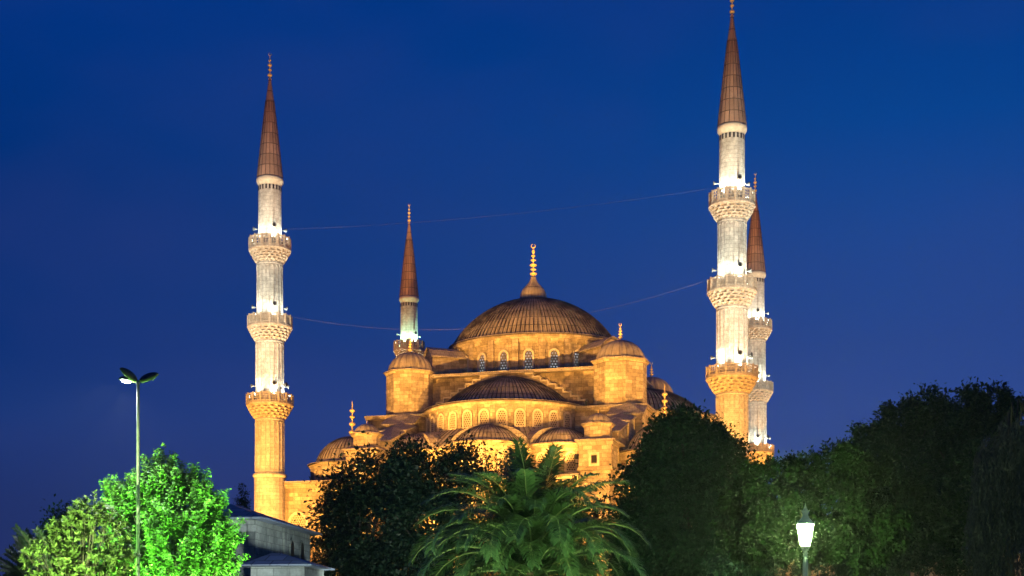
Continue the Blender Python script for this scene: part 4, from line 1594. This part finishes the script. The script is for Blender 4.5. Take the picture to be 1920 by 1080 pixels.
def frond_mesh(length, e0, droop, seed, twist=0.0):
    """One arching frond leaving the heart along +X at elevation e0; leaflets in a shallow V, drooping."""
    rg = np.random.default_rng(seed)
    n = 40
    pts = [np.zeros(3)]
    tan = []
    ang = e0
    for i in range(n):
        t = i / n
        ang = e0 - droop * (t ** 1.7)
        dv = np.array([math.cos(ang), twist * t * t, math.sin(ang)])
        tan.append(dv / np.linalg.norm(dv))
        pts.append(pts[-1] + tan[-1] * length / n)
    tan.append(tan[-1])
    g = MB()
    g.tube([Vector(p) for p in pts[::4]], [0.042 * (1 - 0.9 * i / 10) + 0.004 for i in range(11)], 5)
    nr = len(g.f)
    for i in range(3, int(n * 2.4)):
        f = i / 2.4
        k = int(f)
        if k >= n:
            break
        t = f / n
        p = pts[k] + (pts[min(k + 1, n)] - pts[k]) * (f - k)
        T = tan[k]
        S0 = np.cross(T, np.array([0, 0, 1.0]))
        S0 = S0 / max(1e-6, np.linalg.norm(S0))
        U0 = np.cross(S0, T)
        ll = (0.20 + 0.66 * math.sin(PI * min(1, t * 0.86 + 0.10)) ** 0.8) * (0.9 + 0.2 * rg.random()) * (length / 4.4)
        for s in (-1, 1):
            fw = 0.55 + 0.6 * t + rg.normal() * 0.12
            dv = S0 * s * 1.0 + T * fw + U0 * (0.42 - 0.25 * t + rg.normal() * 0.08)
            dv = dv / np.linalg.norm(dv)
            d2 = dv + np.array([0, 0, -0.40 - 0.55 * rg.random()])
            d2 = d2 / np.linalg.norm(d2)
            w = 0.022 + 0.007 * rg.random()
            q1 = p + dv * ll * 0.55
            q2 = q1 + d2 * ll * 0.45
            wv = np.cross(dv, U0)
            wv = wv / max(1e-6, np.linalg.norm(wv)) * w
            g.face([p - wv * 0.4, p + wv * 0.4, q1 + wv, q1 - wv])
            g.face([q1 - wv, q1 + wv, q2])
    me = bpy.data.meshes.new("frond")
    me.from_pydata(g.v, [], g.f)
    me.materials.append(M["leaf_palm"])
    me.materials.append(M["rachis"])
    idx = np.zeros(len(g.f), dtype=np.int32)
    idx[:nr] = 1
    me.polygons.foreach_set("material_index", idx)
    me.update()
    return me


# (azimuth from +X counter-clockwise seen from above, elevation, droop, length)
variants = [frond_mesh(4.5, R(86), R(34), 1), frond_mesh(5.0, R(76), R(80), 2), frond_mesh(5.3, R(66), R(112), 3, 0.1), frond_mesh(5.3, R(54), R(122), 4, -0.1),
            frond_mesh(5.0, R(38), R(112), 5, 0.12), frond_mesh(4.5, R(16), R(95), 6, -0.12), frond_mesh(3.9, R(-6), R(75), 7, 0.1), frond_mesh(5.1, R(60), R(140), 8, 0.15)]
rings = [(0, 8, 10), (1, 14, 30), (2, 15, 5), (7, 8, 20), (3, 16, 17), (4, 15, 2), (5, 13, 12), (6, 10, 25)]
for vi, cnt, ph in rings:
    for k in range(cnt):
        o = link("frond", variants[vi], palm)
        az = R(ph + 360 * k / cnt + RNG.uniform(-9, 9))
        o.location = HEART + Vector((math.cos(az) * 0.12, math.sin(az) * 0.12, RNG.uniform(-0.15, 0.15) - 0.04 * vi))
        o.rotation_euler = (RNG.uniform(-0.12, 0.12), RNG.uniform(-0.10, 0.10), az)
        s = RNG.uniform(0.80, 0.98)
        o.scale = (s, s, s)

# ------------------------------------------------------------------ tall lamp post with three leaf-shaped heads
LP = W(259, 0, 45)
LP.z = 0
post = thing("lamp_post", LP, "tall slim street lamp with three leaf-shaped heads, one shining white", "street lamp")
TOP = W(259, 719, 45).z
g = MB()
g.tube([(0, 0, 0), (0, 0, 1.0)], [0.13, 0.12], 16)
g.tube([(0, 0, 1.0), (0, 0, TOP)], [0.072, 0.046], 16)
g.tube([(0, 0, TOP - 0.02), (0, 0, TOP + 0.09)], [0.07, 0.06], 14)
g.build("pole", "metal_pole", post)


def lamp_head(az, tilt, roll, lens_mat, ln=0.66, wd=0.155):
    """Leaf-shaped shell, long axis outward from the pole; glass on its underside."""
    T = Matrix.Translation((0, 0, TOP + 0.05)) @ Matrix.Rotation(az, 4, "Z") @ Matrix.Rotation(-tilt, 4, "Y") @ Matrix.Rotation(roll, 4, "X")
    n, m_ = 18, 10

    def half(t):
        return wd * (math.sin(PI * min(1, t) ** 0.80) ** 0.7) + 0.02
    P = []
    for i in range(n + 1):
        t = i / n
        P.append([T @ Vector((0.05 + ln * t, half(t) * math.cos(PI * j / m_), 0.02 + 0.10 * math.sin(PI * j / m_) * (math.sin(PI * t) ** 0.5 + 0.1))) for j in range(m_ + 1)])
    gg = MB()
    gg.grid(P, None, True)
    rim = []
    for i in range(n + 1):
        t = i / n
        rim.append([T @ Vector((0.05 + ln * t, half(t), 0.02)), T @ Vector((0.05 + ln * t, half(t) + 0.006, -0.012)), T @ Vector((0.05 + ln * t, half(t) - 0.02, -0.02))])
    gg.grid(rim)
    rim = []
    for i in range(n + 1):
        t = i / n
        rim.append([T @ Vector((0.05 + ln * t, -half(t), 0.02)), T @ Vector((0.05 + ln * t, -half(t) - 0.006, -0.012)), T @ Vector((0.05 + ln * t, -half(t) + 0.02, -0.02))])
    gg.grid(rim)
    hd = gg.build("lamp_head", "metal_dark", post)
    gg = MB()
    P = []
    for i in range(n + 1):
        t = i / n
        P.append([T @ Vector((0.05 + ln * t, (half(t) - 0.018) * (-1 + 2 * j / m_), -0.012 - 0.03 * math.sin(PI * j / m_) * math.sin(PI * t))) for j in range(m_ + 1)])
    gg.grid(P, None, True)
    gg.build("lens", "lens" if lens_mat == "lens" else "white_paint", hd)
    gg = MB()
    x0, x1 = ln * 0.42, ln * 0.92
    P = []
    for i in range(13):
        t = i / 12
        hw = 0.115 * math.sin(PI * t) ** 0.6 + 0.004
        P.append([T @ Vector((x0 + (x1 - x0) * t, hw * (-1 + 2 * j / 8), -0.048 - 0.05 * math.sin(PI * j / 8) * math.sin(PI * t) ** 0.6)) for j in range(9)])
    gg.grid(P, None, True)
    gg.build("lamp_bowl", lens_mat, hd)
    return T


Tl = lamp_head(R(160), R(11), R(8), "lamp_lit_head")
lamp_head(R(224), R(28), R(-50), "lens")
lamp_head(R(-10), R(18), R(46), "lens")
p = post.location + Tl @ Vector((0.45, 0, -0.2))
spot(p, p + Vector((-0.4, -0.3, -3)), 3600, (0.9, 0.96, 1.0), 150, 0.8, 0.15, None, "street_lamp_light")
spot(p, p + Vector((-3, -0.3, -0.9)), 20000, (0.86, 0.94, 1.0), 64, 1.0, 0.12, None, "street_lamp_light")

# ------------------------------------------------------------------ lantern posts


def make_lantern(label):
    root = thing("lantern_post", (0, 0, 0), label, "lantern", "ornate lantern posts")
    H = 4.33          # foot of the glass
    g = MB()
    g.lathe([(0.24, 0), (0.24, 0.25), (0.18, 0.35), (0.17, 0.9), (0.11, 1.05), (0.085, 1.2), (0.08, 2.6)], 20)
    g.lathe([(0.078, 2.6), (0.078, 3.18), (0.086, 3.2), (0.086, 3.24), (0.074, 3.26), (0.074, 3.86), (0.05, 4.0), (0.048, 4.05)], 8, smooth=False)
    g.lathe([(0.048, 4.03), (0.068, 4.045), (0.068, 4.065), (0.05, 4.08), (0.05, 4.10), (0.068, 4.115), (0.068, 4.135), (0.05, 4.15), (0.055, 4.19), (0.085, 4.2), (0.085, 4.225), (0.05, 4.23)], 18)
    g.build("post", "lamp_green_paint", root)
    g = MB()
    g.lathe([(0.05, 4.23), (0.06, 4.27), (0.13, 4.30), (0.14, 4.325), (0.05, 4.33)], 6, smooth=False)
    for k in range(6):
        a = 2 * PI * k / 6
        g.tube([(0.05 * math.sin(a), -0.05 * math.cos(a), 4.22), (0.10 * math.sin(a), -0.10 * math.cos(a), 4.25), (0.135 * math.sin(a), -0.135 * math.cos(a), 4.34)], 0.012, 5)
        g.tube([(0.128 * math.sin(a), -0.128 * math.cos(a), 4.33), (0.232 * math.sin(a), -0.232 * math.cos(a), 4.885)], 0.013, 5)
    g.build("cage", "lamp_green_paint", root)
    g = MB()
    g.lathe([(0.118, 4.335), (0.222, 4.87)], 6, smooth=False)
    g.build("lantern_glass", "lantern_glass", root)
    g = MB()
    g.lathe([(0.20, 4.88), (0.255, 4.885), (0.255, 4.905), (0.22, 4.92)], 6, smooth=False)
    g.lathe([(0.22, 4.915), (0.16, 5.0), (0.11, 5.05), (0.075, 5.12), (0.07, 5.18), (0.105, 5.25), (0.075, 5.255), (0.03, 5.34), (0.012, 5.42), (0.002, 5.47)], 12)
    for k in range(6):
        a = 2 * PI * k / 6
        x, y = 0.255 * math.sin(a), -0.255 * math.cos(a)
        g.tube([(x * 0.94, y * 0.94, 4.90), (x, y, 4.94), (x * 1.06, y * 1.06, 4.985)], [0.018, 0.014, 0.003], 5)
        x, y = 0.11 * math.sin(a), -0.11 * math.cos(a)
        g.tube([(x, y, 5.245), (x * 1.15, y * 1.15, 5.28)], [0.012, 0.002], 5)
    g.build("lantern_roof", "lamp_green_paint", root)
    return root


ln1 = make_lantern("ornate post lantern glowing white in front of the dark trees")
ln1.location = W(1510, 0, 38) * 1.0
ln1.location.z = 0
for z_, p_ in ((4.62, 13000),):
    pl = bpy.data.lights.new("lantern_light", "POINT")
    pl.energy = p_
    pl.color = (0.74, 1.0, 0.36)
    pl.shadow_soft_size = 0.06
    link("lantern_light", pl, None, ln1.location + Vector((0, -0.0, z_)))
ln2 = copy_tree(ln1)
ln2.location = W(1661, 0, 69)
ln2.location.z = 0
ln2["label"] = "distant lantern post with only its pointed white tip showing at the bottom edge"

# kiosk whose flat roof just shows
kb = W(1712, 0, 66)
kb.z = 0
kiosk = thing("kiosk", kb, "grey flat roofed kiosk just showing at the bottom edge under the tall trees", "kiosk")
g = MB()
g.box(-0.9, 0.9, -0.9, 0.9, 0, 4.45)
g.build("wall", "grey_ashlar", kiosk)
g = MB()
g.prism([(-1.2, -1.2), (1.2, -1.2), (1.2, 1.2), (-1.2, 1.2)], 4.453, 4.7, [(-1.0, -1.0), (1.0, -1.0), (1.0, 1.0), (-1.0, 1.0)])
g.build("roof", "lead_blue", kiosk)
g = MB()
g.box(-0.6, 0.6, -0.93, -0.903, 1.1, 2.2)
g.build("hatch", "dark_opening", kiosk)

# ------------------------------------------------------------------ garden lamps under the trees
floodlight((-14.2, 44.6, 0.9), (-11.6, 48, 6.4), 32000, GREEN, 74, "green garden floodlight at the foot of the floodlit maple", "lamp_green", radius=0.3, group="garden floodlights")
floodlight((-5.5, 41.5, 0.9), (-11.0, 48, 6.0), 40000, GREEN, 40, "green garden floodlight in front of the grey stone house", "lamp_green", radius=0.3, group="garden floodlights")
floodlight((-16.5, 30.0, 0.9), (-12.5, 43, 4.9), 110000, (0.70, 1.0, 0.36), 25, "pale garden floodlight before the glossy shrub", "lamp_white", radius=0.3, group="garden floodlights")
floodlight((-5.5, 40.0, 0.9), (0.6, 49, 5.2), 6300, (0.80, 1.0, 0.50), 80, "pale garden floodlight beside the palm, house end", "lamp_white", radius=0.3, group="garden floodlights")
floodlight((6.0, 39.0, 0.9), (1.4, 49, 5.2), 3900, (0.80, 1.0, 0.50), 80, "pale garden floodlight beside the palm, lantern end", "lamp_white", radius=0.3, group="garden floodlights")
floodlight((-8.0, 50.0, 0.9), (-13, 76, 6.0), 21000, (0.86, 1.0, 0.96), 60, "added pale floodlight before the stone house", "lamp_white", radius=0.3, group="garden floodlights")  # added, stands in for street lamps on the house front
floodlight((6.6, 50.0, 0.9), (8.6, 70, 7.5), 3600, (0.50, 1.0, 0.55), 70, "added dim green fill floodlight before the big round tree", "lamp_green", radius=0.3, group="garden floodlights")  # added to lift the round tree out of the dark
floodlight((12.5, 42.0, 0.9), (12.6, 62, 6.5), 1300, (0.60, 1.0, 0.45), 80, "added dim green fill floodlight before the lantern trees", "lamp_green", radius=0.3, group="garden floodlights")  # added to brighten the trees behind the lantern
floodlight((20.5, 67.5, 0.9), (23.0, 75, 10.5), 2200, (0.65, 1.0, 0.62), 80, "added dim pale fill floodlight before the tall trees", "lamp_green", radius=0.3, group="garden floodlights")  # added to brighten the upper crowns of the tall trees
floodlight((-4.0, 68.0, 0.9), (-12.5, 80, 6.8), 8000, (0.86, 1.0, 0.92), 80, "added pale floodlight facing the stone house windows", "lamp_white", radius=0.3, group="garden floodlights")  # added to brighten the dark side wall of the house
floodlight((8.3, 32.0, 0.9), (7.75, 38, 4.4), 700, (0.80, 1.0, 0.72), 40, "added small pale fill floodlight before the near lantern post", "lamp_white", radius=0.2, group="garden floodlights")  # added so that the lantern's post shows lit

# ------------------------------------------------------------------ humid night air round the lamps
g = MB()
g.box(-410, 410, -160, 560, -1.0, 82.0)
hm = bpy.data.materials.new("haze")
hm.use_nodes = True
hn = hm.node_tree
hn.nodes.clear()
ho = hn.nodes.new("ShaderNodeOutputMaterial")
hv = hn.nodes.new("ShaderNodeVolumePrincipled")
hv.inputs["Color"].default_value = (0.9, 0.93, 0.96, 1)
hv.inputs["Density"].default_value = 0.00022
hv.inputs["Anisotropy"].default_value = 0.72
hn.links.new(hv.outputs[0], ho.inputs["Volume"])
M["haze"] = hm
tag(g.build("haze", "haze"), kind="stuff")
SC.cycles.volume_bounces = 0
floodlight((-13.2, 42.6, 0.9), (-11.75, 45, 10.2), 1500, GREEN, 24, "green garden floodlight at the foot of the tall lamp post", "lamp_green", radius=0.2, group="garden floodlights")
